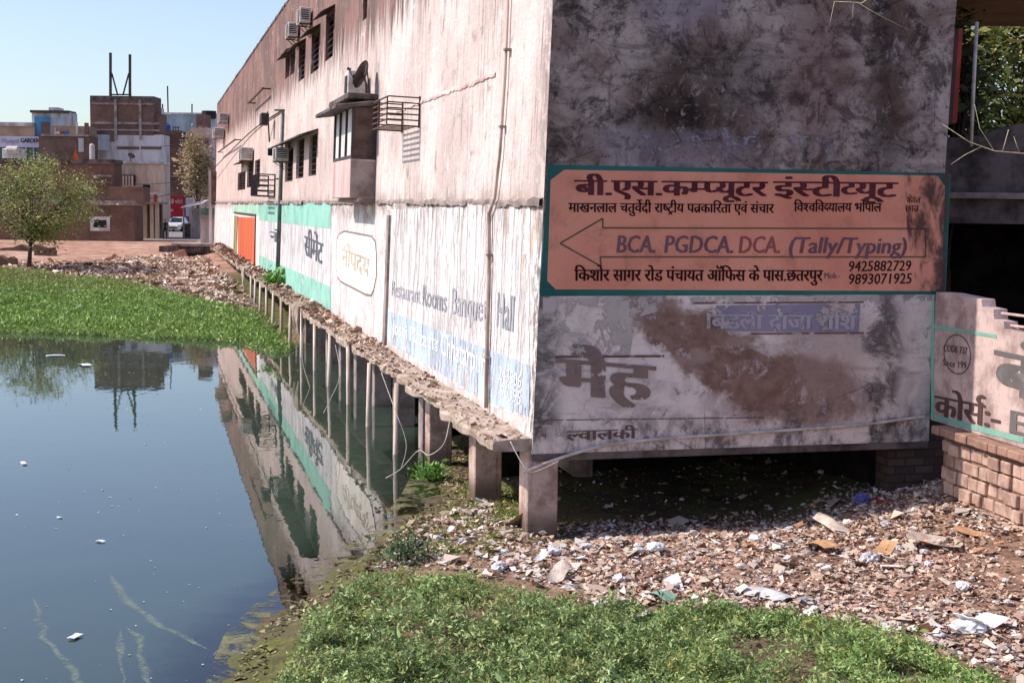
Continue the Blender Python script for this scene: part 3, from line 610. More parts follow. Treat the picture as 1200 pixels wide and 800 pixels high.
br.build('bay_corbel', M['grey_concrete'], B, bevel=.02)

# ---- painted adverts on the long wall
pm = lambda c, wear=.58, sc=2.2, **k: mat_paint('paint ' + c, c, wear, sc=sc, **k)
SX = 'b0a6a4'
adv = poly_long('painted_advert', [(304, 240), (388, 237), (388, 364), (304, 319)], .006, pm('d6cdcd', .52, 2.4, uvscale=(2, 2, .45)), B)
G1 = pm('92c4b2', .54, 2.4, dirt='dfe5e0', dirtf=.6)
poly_long('painted_band', [(304, 240), (388, 237), (388, 268), (304, 258)], .010, G1, adv)
poly_long('painted_band', [(304, 299), (388, 336), (388, 364), (304, 319)], .010, G1, adv)
DK = mat_paint('worn dark lettering', '5e5e68', .57, sc=7, dirt='b0a6a4')
lettering('lettering', 'सीमेंट', map_long(357, 298, 378, 310, 22, .014), DK, adv, .05)
lettering('lettering', 'नं', map_long(317, 282, 325, 284, 11, .014), DK, adv, .05)
adv2 = poly_long('painted_advert', [(272, 241), (303.6, 240), (303.6, 318), (272, 300)], .006, pm('dfe2dc', .62, 1.2), B)
poly_long('painted_band', [(272, 241), (303.6, 240), (303.6, 253), (272, 250)], .010, pm('a9cdb4', .6, 1.4), adv2)
door = poly_long('painted_shutter', [(279, 254), (300, 255), (300, 313), (279, 302)], .012, M['orange_door'], B)
mb = MB(); a, b, c, d = win(275, 279, 253, 310); mb.par(PL(a, uvl(279, 302)[1], .004), DL * (b - a), QV * (d - uvl(279, 302)[1]), NL * .03); mb.build('door_post', M['ochre'], door)
mb = MB(); a, va = uvl(300.4, 251); _, vb_ = uvl(300.4, 313); mb.par(PL(a - .12, vb_, .004), DL * .22, QV * (va - vb_), NL * .05); b = uvl(275, 252)[0]; mb.par(PL(a + .12, va - .1, .004), DL * (b - a), QV * .1, NL * .05); mb.build('door_frame', M['rust_metal'], door)
# rounded cream name plate
rp = [(395, 281), (398, 274), (404, 271), (436, 277), (440, 283), (441.5, 300), (441, 325), (438, 340), (435, 346), (429, 345), (400, 330), (396, 325), (394.5, 315)]
plate = poly_long('painted_advert', rp, .008, pm('efe2d6', .62, 1.6), B)
OL = mat_paint('worn outline', '8a8078', .56, sc=4); lines_long('border_line', rp, .05, .012, OL, plate, True)
lettering('lettering', 'नोपदय', map_long(401, 310, 433, 325, 19, .013), mat_paint('faint lettering', 'bfae9c', .52, sc=4), plate, .02)
# hotel advert
ha = poly_long('painted_advert', [(458, 246), (572, 240), (622, 238), (620, 492), (572, 474), (458, 401)], .006, pm('d6cdcb', .5, 2.4, uvscale=(2, 2, .4)), B)
BL = pm('b6c2d2', .50, 2.4, uvscale=(2, 2, .5), dirt='e6e4ea', dirtf=.7)
poly_long('painted_band', [(455, 364), (575, 410), (622, 428), (620, 488), (575, 472), (455, 400)], .010, BL, ha)
FD = mat_paint('faded grey lettering', 'aaa7ac', .535, sc=9, dirt='d8d2d2'); FD2 = mat_paint('faded dark lettering', '94959c', .545, sc=9, dirt='c8c2c2')
lettering('lettering', 'Restaurant', map_long(459, 346, 493, 356, 18, .014), FD, ha, .02, scaley=.92)
lettering('lettering', 'Rooms', map_long(495, 357, 524, 366, 24, .014), FD2, ha, .03, scaley=.92)
lettering('lettering', 'Banquet', map_long(529, 367, 571, 378, 30, .014), FD, ha, .02, scaley=.92)
lettering('lettering', 'Hall', map_long(582, 382, 603, 389, 40, .014), FD2, ha, .02, scaley=.92)
WH = mat_paint('white lettering', 'dddbe0', .56, sc=9, dirt='b3cbe6')
lettering('lettering', 'Joshi Plaza', map_long(461, 391, 501, 407, 15, .014), WH, ha, .03)
lettering('lettering', 'रोड', map_long(503, 407, 514, 413, 13, .014), WH, ha, .01)
lettering('lettering', 'Chhatarpur', map_long(517, 415, 569, 440, 24, .014), WH, ha, .03)
lettering('lettering', '243506', map_long(585, 444, 612, 455, 14, .014), WH, ha, .01); lettering('lettering', '90395', map_long(587, 465, 612, 475, 14, .014), WH, ha, .01)

# ---- front wall: computer institute sign
T1 = mat_paint('teal border paint', '2f6e68', .60, sc=2.0, dirt='3a4a48', c2='275a56')
S1 = mat_paint('salmon sign paint', 'dc967d', .64, sc=2.2, dirt='84584a', c2='cc826a', dirtf=.55)
ftp = lambda *a: a
sign = poly_front('painted_sign', [(642.5, 193), (1114, 203), (1108, 345), (632, 347)], .006, T1, B)
poly_front('sign_panel', [(661, 199), (1098, 206), (1107, 218), (1103, 336), (1094, 341), (651, 339), (641, 329), (645, 211)], .010, S1, sign)
INK = mat_paint('maroon lettering', '4a1f26', .64, sc=4, dirt='7a4444', dirtf=.5, c2='5c2f36'); INK2 = mat_paint('dark brown lettering', '33110f', .68, sc=5, dirt='4a2420')
VIO = mat_paint('violet lettering', '74565f', .62, sc=4, dirt='9a6a6c'); VIO2 = mat_paint('washed lettering', '9a5a58', .6, sc=4, dirt='b5726a')
lettering('lettering', 'बी.एस.कम्प्यूटर', map_front(674, 228.5, 897, 230, 17.5, .015), INK, sign, .045)
lettering('lettering', 'इंस्टीट्यूट', map_front(907, 230, 1049, 231, 17.5, .015), INK, sign, .045)
lettering('lettering', 'माखनलाल चतुर्वेदी राष्ट्रीय पत्रकारिता एवं संचार', map_front(666, 248.5, 906, 249.5, 10.5, .015), INK2, sign, .03)
lettering('lettering', 'विश्वविद्यालय भोपाल', map_front(930, 248, 1032, 248, 10, .015), INK2, sign, .03)
lettering('lettering', 'BCA.', map_front(721, 296, 768, 296, 18.3, .015), VIO, sign, .03, .12)
lettering('lettering', 'PGDCA.', map_front(777, 296, 859, 296.5, 18.3, .015), VIO, sign, .03, .12)
lettering('lettering', 'DCA.', map_front(864, 296.5, 914, 296.5, 18, .015), VIO2, sign, .03, .12)
lettering('lettering', '(Tally/Typing)', map_front(922, 296.5, 1062, 297, 17, .015), VIO, sign, .03, .15)
lettering('lettering', 'किशोर सागर रोड पंचायत ऑफिस के पास.छतरपुर', map_front(673, 329, 963, 329, 13, .015), INK2, sign, .034)
lettering('lettering', 'Mob.-', map_front(965, 326, 984, 326, 6, .015), VIO, sign, .02)
lettering('lettering', '9425882729', map_front(993, 318, 1067, 317, 11, .015), INK2, sign, .015, .08)
lettering('lettering', '9893071925', map_front(993, 333, 1068, 332, 11, .015), INK2, sign, .015, .08)
lettering('lettering', 'केवल', map_front(1062, 238, 1078, 238, 7, .015), INK2, sign, .01); lettering('lettering', 'छात्र', map_front(1060, 248, 1076, 248, 7, .015), INK2, sign, .01)
ARW = mat_paint('olive arrow line', '6e5c48', .64, sc=3, dirt='a5665a')
lines_front('arrow_outline', [(1084, 268), (706, 267), (706, 256), (656, 285), (704, 312), (703, 301), (1084, 301), (1084, 268)], .022, .014, ARW, sign)
ST = mat_paint('black damp stain', '5a4640', .36, sc=3.6, dirt='2a1f1e', soft=.2, uvscale=(1, 1, .45)); poly_front('damp_stain', [(1058, 200), (1112, 203), (1107, 345), (1076, 345), (1064, 290)], .0185, ST, sign)
# older adverts below and above
GH = mat_paint('ghost lettering', '6b5350', .52, sc=6, dirt='8c7672', c2='58423f')
old = poly_front('painted_sign', [(636, 349), (1104, 346), (1101, 352), (800, 357), (745, 372), (738, 416), (636, 420)], .004, mat_paint('old whitewash', 'bbaea8', .48, sc=2.4, dirt='8a7f82'), B)
lettering('lettering', 'मैह', map_front(656, 462, 762, 470, 42, .012), mat_paint('brown ghost lettering', '85716a', .53, sc=6, dirt='8a7a78'), old, .05)
#lettering('lettering', 'ट', map_front(792, 460, 838, 460, 32, .012), mat_paint('thin ghost lettering', '7a6a68', .5, sc=2.5, dirt='9a8a88'), old, .01)
poly_front('painted_band', [(838, 358), (1008, 356), (1006, 389), (842, 388)], .008, mat_paint('faded blue band', '8d8798', .5, sc=3, dirt='a29aa0'), old)
lettering('lettering', 'बिड़ला दाजा राशि', map_front(826, 385, 1002, 386, 17, .012), mat_paint('pale ghost lettering', 'aca3a8', .53, sc=6, dirt='948c96'), old, .035)
lines_front('ruled_line', [(812, 355), (1012, 354)], .02, .011, GH, old); lines_front('ruled_line', [(880, 391), (1012, 390)], .02, .011, GH, old); lines_front('ruled_line', [(650, 418), (778, 417)], .03, .011, GH, old); lines_front('ruled_line', [(640, 492), (895, 489)], .012, .011, GH, old)
lettering('lettering', 'ल्वालकी', map_front(664, 516, 745, 513, 11, .012), GH, old, .03)
old2 = poly_front('painted_sign', [(750, 148), (985, 152), (985, 182), (748, 180)], .004, mat_paint('old blue grey wash', '857d86', .40, sc=2.6, dirt='6a6168'), B)
lettering('lettering', 'प्रवेश सूचना', map_front(752, 178, 945, 178, 19, .010), mat_paint('upper ghost lettering', '938b97', .46, sc=4, dirt='7e7680'), old2, .03)

# ---- piers, slab and its posts
PIER = [(637, 635, .43), (573, 585, .42), (517, 541, .40)]
def pier(x, y, z0, z1, w, mat='concrete'):
    mb = MB(); mb.par(Vector((x, y, z0)) - EF * w / 2 - DL * w / 2, EF * w, DL * w, Vector((0, 0, z1 - z0))); return mb.build('pier', M[mat], B, bevel=.015)
for px, py, w_ in PIER:
    zt1 = 1.26 if py < 600 else 1.30
    p = onplane(px, 590, ORG, NF) if py > 600 else onz(px, py, .12); pier(p.x + DL.x * (w_ / 2 + .06), p.y + DL.y * (w_ / 2 + .06), -.5, zt1, w_)
for k in range(9):
    u = 7.6 + k * 2.9; p = PL(u, 0, -.12); pier(p.x, p.y, -1.6, 1.0, .4, 'grey_concrete')
for u, o in ((9.5, -2.6), (13.5, -2.6)): p = PL(u, 0, o); pier(p.x, p.y, -1.0, 1.0, .42, 'dark_concrete')
def slab(u0, u1, seed, w0=.62, drop=0.0, th=.2):
    us = np.arange(u0, u1 + .01, .12); mb = MB(); sec = []
    a = fbm(us * 1.6, us * 0 + 1.5, seed, 5); b = fbm(us * 2.6, us * 0 + 4.5, seed + 2, 5)
    for k, u in enumerate(us):
        w_ = w0 * (.86 + .45 * (a[k] - .4)); zt = 1.42 + drop + (b[k] - .45) * .05; zb = zt - th * (.8 + .5 * (a[k] - .4))
        def P(o, z): p = PL(u, 0, o); return Vector((p.x, p.y, z))
        sec.append([P(-.25, zt + .01), P(w_ * .5, zt + .02 * (a[k])), P(w_ - .03, zt - .02), P(w_, zt - .06), P(w_ - .02 + .03 * b[k], zb + .03), P(w_ - .08, zb), P(-.25, zb)])
    n = len(sec[0])
    for k in range(len(sec) - 1):
        A, C = sec[k], sec[k + 1]; mb.add(A + C, [(i, i + 1, n + i + 1, n + i) for i in range(n - 1)])
    mb.add(sec[0], [tuple(range(n))]); mb.add(sec[-1], [tuple(range(n - 1, -1, -1))]); return mb.build('walkway_slab', M['slab'], B)
slab(.03, 13.5, 21); slab(13.6, 31, 25, .72, .03, .24); slab(31.2, 46, 31, .66, -.02, .25); slab(46.3, ULEN - 12, 37, .7, .0, .28)
for k, px in enumerate((465, 433, 408, 387, 369, 354, 341, 330, 321, 313, 306, 300, 295)):
    p = onz(px, 470, 1.2); o = .60; u = 0
    # distance along the wall from the slab's outer edge line
    d = ray(px, 470); base = PL(0, 0, o); n2 = NL.copy(); n2.z = 0; n2.normalize(); dd = Vector((d.x, d.y, 0)); q = CAM + d * ((base - CAM).dot(n2) / dd.dot(n2)); u = (q - base).dot(DL)
    b_ = PL(u, 0, o); mb = MB(); lean = random.uniform(-.06, .06); mb.tube([(b_.x + lean, b_.y, -1.2), (b_.x + lean * .5, b_.y, .2), (b_.x, b_.y, 1.3)], [.06, .055, .05], 7)
    mb.build('slab_post', M['wood_pole'], B, smooth=True)
# ---------------------------------------------------------------- things fixed to the long wall
def ac_unit(u, v, label, w_=.95, h=.58, d=.36, group='air conditioners on the long wall'):
    t = thing('air_conditioner', label, 'air conditioner', tuple(PL(u, v, .06)), group)
    m = MB(); m.par(PL(u, v, .07), DL * w_, QV * h, NL * d); m.build('casing', M['white_metal'], t, bevel=.02)
    m = MB(); m.par(PL(u + .06, v + .05, .073 + d), DL * (w_ * .62), QV * (h - .1), NL * .012); g = m.build('fan_grille', M['black'], t)
    m = MB()
    for k in range(6): z = v + .08 + (h - .16) * k / 5; m.bar(PL(u + .07, z, .09 + d), PL(u + .04 + w_ * .6, z, .09 + d), .018)
    m.build('louvre', M['white_metal'], g)
    m = MB()
    for k in range(5): z = v + .12 + (h - .24) * k / 4; m.par(PL(u - .006, z, .13), -DL * .006, QV * .03, NL * (d - .12))
    m.build('side_vent', M['black'], t)
    m = MB()
    for x in (u + .12, u + w_ - .12): m = MB(); m.bar(PL(x, v - .02, .005), PL(x, v - .02, d + .06), .03); m.bar(PL(x, v - .33, .015), PL(x, v - .03, d), .025); m.build('bracket', M['rust_metal'], t)
    return t
def place_ac(x, y0, y1, label, **k):
    u, va = uvl(x, y0); _, vb = uvl(x, y1); return ac_unit(u, vb, label, h=max(.5, min(.75, va - vb)), **k)
place_ac(367, 9, 27, 'pale air conditioner highest on the pink wall above the top windows', w_=1.0)
place_ac(352, 27, 43, 'pale air conditioner high on the wall, just beyond the highest one', w_=1.0)
place_ac(298, 173, 188, 'pale air conditioner perched over a low window beyond the lamp pole', w_=1.6, d=.6)
place_ac(341, 175, 189, 'dark stained air conditioner under the long window shade beside the lamp pole', w_=1.3, d=.5)
place_ac(269, 133, 143, 'small slatted air conditioner far along under the brown parapet', w_=2.0, d=.6)
place_ac(264, 150, 161, 'slatted air conditioner near the far end of the pink wall', w_=2.6, d=.7)
# cage beside the bay
def cage(name, label, u0, u1, v0, v1, out, nb, mat='rust_metal', verts=2, w=.03):
    t = thing(name, label, 'metal cage', tuple(PL(u0, v0, .01))); m = MB()
    for k in range(nb):
        v = v0 + (v1 - v0) * k / (nb - 1); m.bar(PL(u0, v, .01), PL(u0, v, out), w); m.bar(PL(u0, v, out), PL(u1, v, out), w); m.bar(PL(u1, v, out), PL(u1, v, .01), w)
    m.build('rail', M[mat], t); m = MB()
    for k in range(verts + 1): u = u0 + (u1 - u0) * k / verts; m.bar(PL(u, v0, out + w * .9), PL(u, v1, out + w * .9), w)
    m.bar(PL(u0 - .015, v0 - .03, .02), PL(u0 - .015, v1 + .03, .02), w * 1.2); m.bar(PL(u1, v0 - .03, .02), PL(u1, v1 + .03, .02), w * 1.2); m.build('upright', M[mat], t)
    m = MB()
    for k in range(5): a = u0 + (u1 - u0) * (k + .5) / 5; m.bar(PL(a, v0, .01), PL(a, v0, out), w * .7)
    m.build('floor_bar', M[mat], t); return t
ua, va = uvl(493, 115); _, vb = uvl(493, 148); cage('window_cage', 'rusty barred cage sticking out of the pink wall right of the bay window', ua, ua + 1.9, vb, va, .62, 6, w=.025)
ua, va = uvl(323, 205); _, vb = uvl(323, 230); cage('balcony_cage', 'small dark barred cage low on the wall beside the lamp pole', ua, ua + 3.4, vb, va, .7, 5, 'dark_metal', 5, .05)
# cooler and dish on the bay roof
ub = u0 + 1.3; vr = vtop + .247
t = thing('air_cooler', 'boxy white air cooler standing on the bay window roof', 'air cooler', tuple(PL(ub, vr, .2)))
m = MB(); m.par(PL(ub, vr, .12), DL * .55, QV * .62, NL * .42); m.build('casing', M['white_metal'], t, bevel=.02)
m = MB(); m.par(PL(ub - .012, vr + .3, .2), DL * .01, QV * .22, NL * .22); m.build('vent', M['black'], t)
m = MB(); m.par(PL(ub + .06, vr + .1, .545), DL * .4, QV * .4, NL * .01); m.build('pad', M['black'], t)
t = thing('satellite_dish', 'dark round dish tilted on a looped stand on the bay window roof', 'satellite dish', tuple(PL(u0 + .25, vr, .25)))
c0 = PL(u0 + .3, vr + .42, .30); ax = (NL * .8 + DL * .45 + Vector((0, 0, .35))).normalized(); X = ax.cross(Vector((0, 0, 1))).normalized(); Y = X.cross(ax)
m = MB(); rings = []
for i, (rr, dd) in enumerate(((.02, 0), (.14, .012), (.25, .04), (.34, .08))): rings.append([c0 + (X * math.cos(a) + Y * math.sin(a)) * rr + ax * dd for a in [2 * math.pi * k / 20 for k in range(20)]])
m.add([q for r_ in rings for q in r_], [(i * 20 + k, i * 20 + (k + 1) % 20, (i + 1) * 20 + (k + 1) % 20, (i + 1) * 20 + k) for i in range(3) for k in range(20)]); m.add(rings[0], [tuple(range(20))]); m.build('reflector', M['dark_metal'], t, smooth=True)
m = MB(); m.tube([c0, PL(u0 + .3, vr + .2, .24), PL(u0 + .3, vr, .24)], .025, 6); m.tube([PL(u0 + .05, vr, .2), PL(u0 + .02, vr + .35, .25), PL(u0 - .05, vr + .62, .3), PL(u0 - .12, vr + .4, .34), PL(u0 - .1, vr, .3)], .016, 6); m.build('stand', M['dark_metal'], t)
m = MB(); m.tube([c0 + Y * -.3 + ax * .06, c0 + ax * .4], .012, 5); m.tube([c0 + ax * .36, c0 + ax * .44], .035, 8); m.build('feed_arm', M['dark_metal'], t)
# lamp pole
pb = onz(325, 330, 1.44); ua, _ = uvl(326, 320); tp = at(331.5, 128, pb.y)
t = thing('lamp_pole', 'tall grey green steel pole with a short cross arm standing on the walkway', 'lamp pole', tuple(pb))
m = MB(); m.tube([pb - Vector((0, 0, .1)), pb.lerp(tp, .5), tp], [.085, .075, .06], 10); m.build('pole', M['pole_green'], t, smooth=True)
m = MB(); ca = tp - Vector((0, 0, .06)); m.bar(ca - Vector((.28, .25, .0)), ca + Vector((.30, .25, .03)), .07); m.build('cross_arm', M['pole_green'], t)
m = MB(); m.tube([pb.lerp(tp, .6), pb.lerp(tp, .6) + Vector((-.26, 0, -.02))], .03, 6); m.build('bracket', M['pole_green'], t)
fl = pb.lerp(tp, .755) + Vector((-.32, 0, 0))
t = thing('floodlight', 'dark box floodlight on a bracket of the grey green pole', 'floodlight', tuple(fl - Vector((0, 0, .15))))
m = MB(); m.box(fl.x - .2, fl.x + .16, fl.y - .16, fl.y + .14, fl.z - .16, fl.z + .14); m.build('housing', M['black'], t, bevel=.03)
m = MB(); m.bar(fl + Vector((.1, 0, .1)), fl + Vector((.32, 0, .16)), .05); m.build('arm', M['dark_metal'], t)
# loose steel arm hanging on the wall
ua, va = uvl(322, 132); ub2, vb2 = uvl(316, 166)
t = thing('lamp_bracket', 'dark lamp head with a slanting stay high on the wall left of the pole', 'wall lamp', tuple(PL(ua, va, .05)))
m = MB(); m.par(PL(ua - .3, va - .55, .25), DL * .8, QV * .5, NL * .35); m.build('lamp_head', M['dark_metal'], t, bevel=.04); m = MB(); m.bar(PL(ub2, vb2, .01), PL(ua, va, .3), .06); m.build('stay', M['dark_metal'], t)
for px0, px1, y, lab in ((300, 318, 104, 'rusty pipe rail on two stubs under the brown parapet'), (262, 283, 164, 'thin pale pipe rail low on the far pink wall')):
    ua, va = uvl(px1, y); ub2, _ = uvl(px0, y); t = thing('pipe_rail', lab, 'pipe rail', tuple(PL(ua, va, .0))); m = MB(); m.bar(PL(ua, va, .35), PL(ub2, va, .35), .07); m.build('pipe', M['rust_metal'], t); m = MB()
    for u_ in (ua + .2, ub2 - .2): m.bar(PL(u_, va, .005), PL(u_, va, .42), .06)
    m.build('stub', M['rust_metal'], t)
# wiring down the front wall
def cable(name, pts, r, mat, label):
    P = [Vector(p) for p in pts]; out = []
    for i in range(len(P) - 1):
        p0, p1, p2, p3 = P[max(i - 1, 0)], P[i], P[i + 1], P[min(i + 2, len(P) - 1)]
        for k in range(8):
            t = k / 8; out.append(.5 * ((2 * p1) + (p2 - p0) * t + (2 * p0 - 5 * p1 + 4 * p2 - p3) * t * t + (3 * p1 - p0 - 3 * p2 + p3) * t ** 3))
    out.append(P[-1]); m = MB(); m.tube(out, r, 5); o = m.build(name, M[mat], None, tuple(P[0]), smooth=True); tag(o, label, 'cable'); return o
cable('cable', [PF(*stf(x, y), .03) for x, y in ((612, 553), (650, 538), (705, 522), (770, 514), (870, 507), (960, 501), (1020, 496), (1055, 491), (1082, 488))], .022, 'wire', 'long pale cable sagging across the foot of the front wall')
def hang(pts, lab): cable('hanging_wire', [at(x, y, Y) for x, y, Y in pts], .006, 'wire', lab)
hang([(447, 437, 22.6), (462, 478, 22.0), (476, 519, 21.8), (470, 549, 21.6)], 'thin pale wire hanging from the walkway edge into the water')
hang([(527, 493, 20.4), (520, 520, 20.2), (503, 533, 20.3), (490, 528, 20.6), (470, 549, 21.0), (452, 560, 21.4)], 'curled pale wire looping between the near pier and the pond edge')
hang([(598, 517, 18.4), (612, 543, 18.15), (624, 553, 18.1), (655, 540, 18.2)], 'short pale wire tied round the corner pier top')
hang([(356, 384, 35.2), (354, 420, 35.0), (362, 450, 34.5), (368, 470, 34.2)], 'thin pale wire hanging among the far walkway posts')
hang([(393, 404, 29.6), (398, 440, 29.2), (386, 470, 28.9), (379, 484, 28.8)], 'crooked pale wire dangling beside the third walkway post')

for px_, lab in ((288, 'pale rag hanging in strips off the far walkway edge'), (352, 'brown rag draped over the walkway edge among the posts')):
    d = ray(px_, 340); base = PL(0, 0, .68); n2 = NL.copy(); n2.z = 0; n2.normalize(); q0 = CAM + d * ((base - CAM).dot(n2) / Vector((d.x, d.y, 0)).dot(n2)); m = MB()
    for k in range(5):
        o_ = DL * (k * .32 + random.uniform(-.1, .1)); b0 = Vector((q0.x, q0.y, 1.52)) + o_; ln = random.uniform(.5, 1.1); nn = Vector((NL.x, NL.y, 0))
        m.tube([b0 - nn * .3, b0 + nn * .05, b0 + nn * .09 - Vector((0, 0, ln * .5)), b0 + nn * .05 + DL * random.uniform(-.15, .15) - Vector((0, 0, ln))], [.07, .06, .05, .02], 5)
    o = m.build('hanging_rag', M['paper'] if px_ == 288 else M['slab'], None, tuple(q0)); tag(o, lab, 'rag')
# ---------------------------------------------------------------- right hand side: compound wall, brick wall, shed, tree
p0 = at(1091, 490, 19.85); p1 = at(1200, 523, 17.5); cdv = (p1 - p0); cdv.z = 0; CL = cdv.length; cdv.normalize(); cn = Vector((cdv.y, -cdv.x, 0)).normalized()
if cn.x > 0: cn = -cn
CZ0 = p0.z - .02
def cw(px, py, off=0.0):
    p = onplane(px, py, p0 + cn * off, cn); q = p - p0; return q.dot(cdv), p.z
def PC(a, z, off=0.0): q = p0 + cdv * a + cn * off; return Vector((q.x, q.y, z))
t = thing('compound_wall', 'whitewashed compound wall with painted lettering and a broken gap, right of the front wall', 'wall', tuple(PC(0, CZ0)))
zt = cw(1096, 342)[1]; ag0, zg = cw(1166, 352); ag1, _ = cw(1150, 395); _, zlow = cw(1200, 392)
a_gap = cw(1152, 380)[0]; a_end = 6.0
m = MB(); prof = [(0, zt), (.35, zt + .01), (cw(1150, 352)[0], zt - .02), (cw(1151, 362)[0], zt - .12), (cw(1164, 362)[0], zt - .13), (cw(1165, 375)[0], zt - .26), (cw(1176, 376)[0], zt - .27), (cw(1177, 392)[0], zlow + .03), (cw(1200, 392)[0], zlow), (a_end, zlow - .03)]
m2 = MB(); P = [PC(a, z) for a, z in prof] + [PC(a_end, CZ0), PC(0, CZ0)]; Q = [p - cn * .2 for p in P]; n_ = len(P)
m2.add(P + Q, [tuple(range(n_)), tuple(range(2 * n_ - 1, n_ - 1, -1))] + [(i, n_ + i, n_ + (i + 1) % n_, (i + 1) % n_) for i in range(n_)]); m2.build('wall_body', plain('whitewashed render', 'cdb3ab', '98807a', 2.2, bump=.35), t)
pc = lambda name, pts, off, mat, par=t: (lambda mb: (mb.add([PC(*cw(*p), off) for p in pts], [tuple(range(len(pts)))]), mb.build(name, mat, par))[1])(MB())
TL = mat_paint('pale teal stripe', '7fb5a2', .60, sc=3, dirt='b9aca4'); pc('painted_stripe', [(1092, 380), (1168, 392), (1168, 396), (1092, 384)], .006, TL); pc('painted_stripe', [(1092, 345), (1095, 345), (1095, 488), (1091, 488)], .004, TL)
pc('painted_stripe', [(1091, 484), (1130, 494), (1200, 512), (1200, 519), (1130, 501), (1091, 490)], .007, TL)
def map_c(x0, y0, x1, y1, h): a0, z0 = cw(x0, y0); a1, z1 = cw(x1, y1); hh = (cw(x0, y0 - h)[1] - z0) / .622; return lambda a, y, k=0.0: PC(a0 + (a1 - a0) * a, z0 + (z1 - z0) * a + hh * y, .010 + k)
BK = mat_paint('brown wall lettering', '5a4340', .66, sc=4, dirt='8a706a'); GY = mat_paint('grey wall lettering', '6e6866', .66, sc=4, dirt='a59a96')
lettering('lettering', 'कोर्स:-', map_c(1096, 486, 1173, 503, 23), BK, t, .035)
lettering('lettering', 'CODE 737', map_c(1106, 411, 1134, 415, 7), BK, t, .01); lettering('lettering', 'Since 199', map_c(1105, 428, 1133, 432, 7), BK, t, .0)
lettering('lettering', 'बं', map_c(1168, 458, 1214, 470, 48), GY, t, .06); lettering('lettering', 'EL', map_c(1183, 506, 1220, 515, 24), GY, t, .06)
m = MB(); ca_, cz_ = cw(1122, 415); ra = cw(1138, 415)[0] - ca_; rz = (cw(1122, 392)[1] - cz_)
for q in ribbon2([(ca_ + ra * math.cos(2 * math.pi * k / 28), cz_ + rz * math.sin(2 * math.pi * k / 28)) for k in range(29)], .014): m.add([PC(*v, .009) for v in q], [(0, 1, 2)])
m.build('painted_ring', BK, t)
m = MB()
for (x0, y0, x1, y1) in ((1166, 367, 1212, 373), (1172, 381, 1214, 386)): m.tube([PC(*cw(x0, y0), -.1), PC(*cw(x1, y1), -.1)], .018, 6)
m.build('rail', M['pink'], t)
# brick retaining wall under it, individual brick faces in one part
zb0 = float(zland(np.array([PC(.6, 0).x]), np.array([PC(.6, 0).y]))[0]) - .15; a0b = cw(1112, 520)[0]
t = thing('brick_wall', 'rough sunlit brick retaining wall under the painted compound wall', 'brick wall', tuple(PC(a0b, zb0)))
m = MB(); m.par(PC(a0b + .02, zb0, -.25), cdv * (a_end - a0b), cn * .335, Vector((0, 0, CZ0 - zb0 - .13))); m.build('mortar_bed', M['mortar'], t)
m = MB(); z = zb0; row = 0
while z < CZ0 - .2:
    h = .19; a = a0b - .02 + (.12 if row % 2 else 0)
    while a < a_end - .3:
        wb = random.uniform(.2, .3); o = random.uniform(.0, .035); dz = random.uniform(-.008, .008)
        m.par(PC(a, z + dz, .02), cdv * (wb - random.uniform(.015, .045)), cn * (.07 + 2.2 * o), Vector((random.uniform(-.01, .01), 0, h - random.uniform(.014, .035)))); a += wb
    z += h; row += 1
m.build('bricks', M['brick_face'], t, bevel=.012)
m = MB(); a = a0b - .1
while a < a_end - .3:
    wb = random.uniform(.2, .3); m.par(PC(a, CZ0 - .125, -.02), cdv * (wb - .008), cn * random.uniform(.22, .27), Vector((0, 0, .11 + random.uniform(0, .012)))); a += wb
m.build('coping_course', plain('dusty brick coping', 'a98472', '86665a', 3, bump=.4), t, bevel=.015)
# dark shed with parapet behind
Ys = 24.0
def sx(px, py, Y=Ys): p = at(px, py, Y); return p.x, p.z
xL, zP = sx(1116, 200); _, zB = sx(1150, 262); _, zT = sx(1150, 158); xA, _ = sx(1128, 200)
t = thing('concrete_shed', 'dark open fronted concrete shed with stained parapet, right of the painted sign', 'shed', (xL + 2.5, Ys + 1.5, .8))
m = MB(); pr = [(xL - .6, zB), (xL - .6, zT - .05), (xA + .0, zT - .05), (xA + .35, zT), (xA + .7, zT + .14), (xA + 1.1, zT + .22), (xL + 5, zT + .25), (xL + 5, zB)]
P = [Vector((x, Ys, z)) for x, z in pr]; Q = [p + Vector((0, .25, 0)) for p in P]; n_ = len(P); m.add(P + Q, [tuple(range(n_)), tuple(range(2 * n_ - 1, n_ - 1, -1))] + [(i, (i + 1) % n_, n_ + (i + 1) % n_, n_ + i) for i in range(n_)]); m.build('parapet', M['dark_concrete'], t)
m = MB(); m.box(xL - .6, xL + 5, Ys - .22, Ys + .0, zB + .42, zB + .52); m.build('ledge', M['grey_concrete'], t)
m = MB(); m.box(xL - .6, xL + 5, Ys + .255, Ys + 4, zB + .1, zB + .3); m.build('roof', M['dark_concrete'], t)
m = MB(); m.box(xL - .6, xL + 5, Ys + 3.9, Ys + 4.1, .3, zB + .095); m.box(xL - .85, xL - .605, Ys, Ys + 4.1, .3, zB + .3); m.box(xL + 5.005, xL + 5.2, Ys, Ys + 4.1, .3, zB + .3); m.build('inner_wall', M['soot_and_shade'], t)  # near-black walls paint in the shade of the shed opening
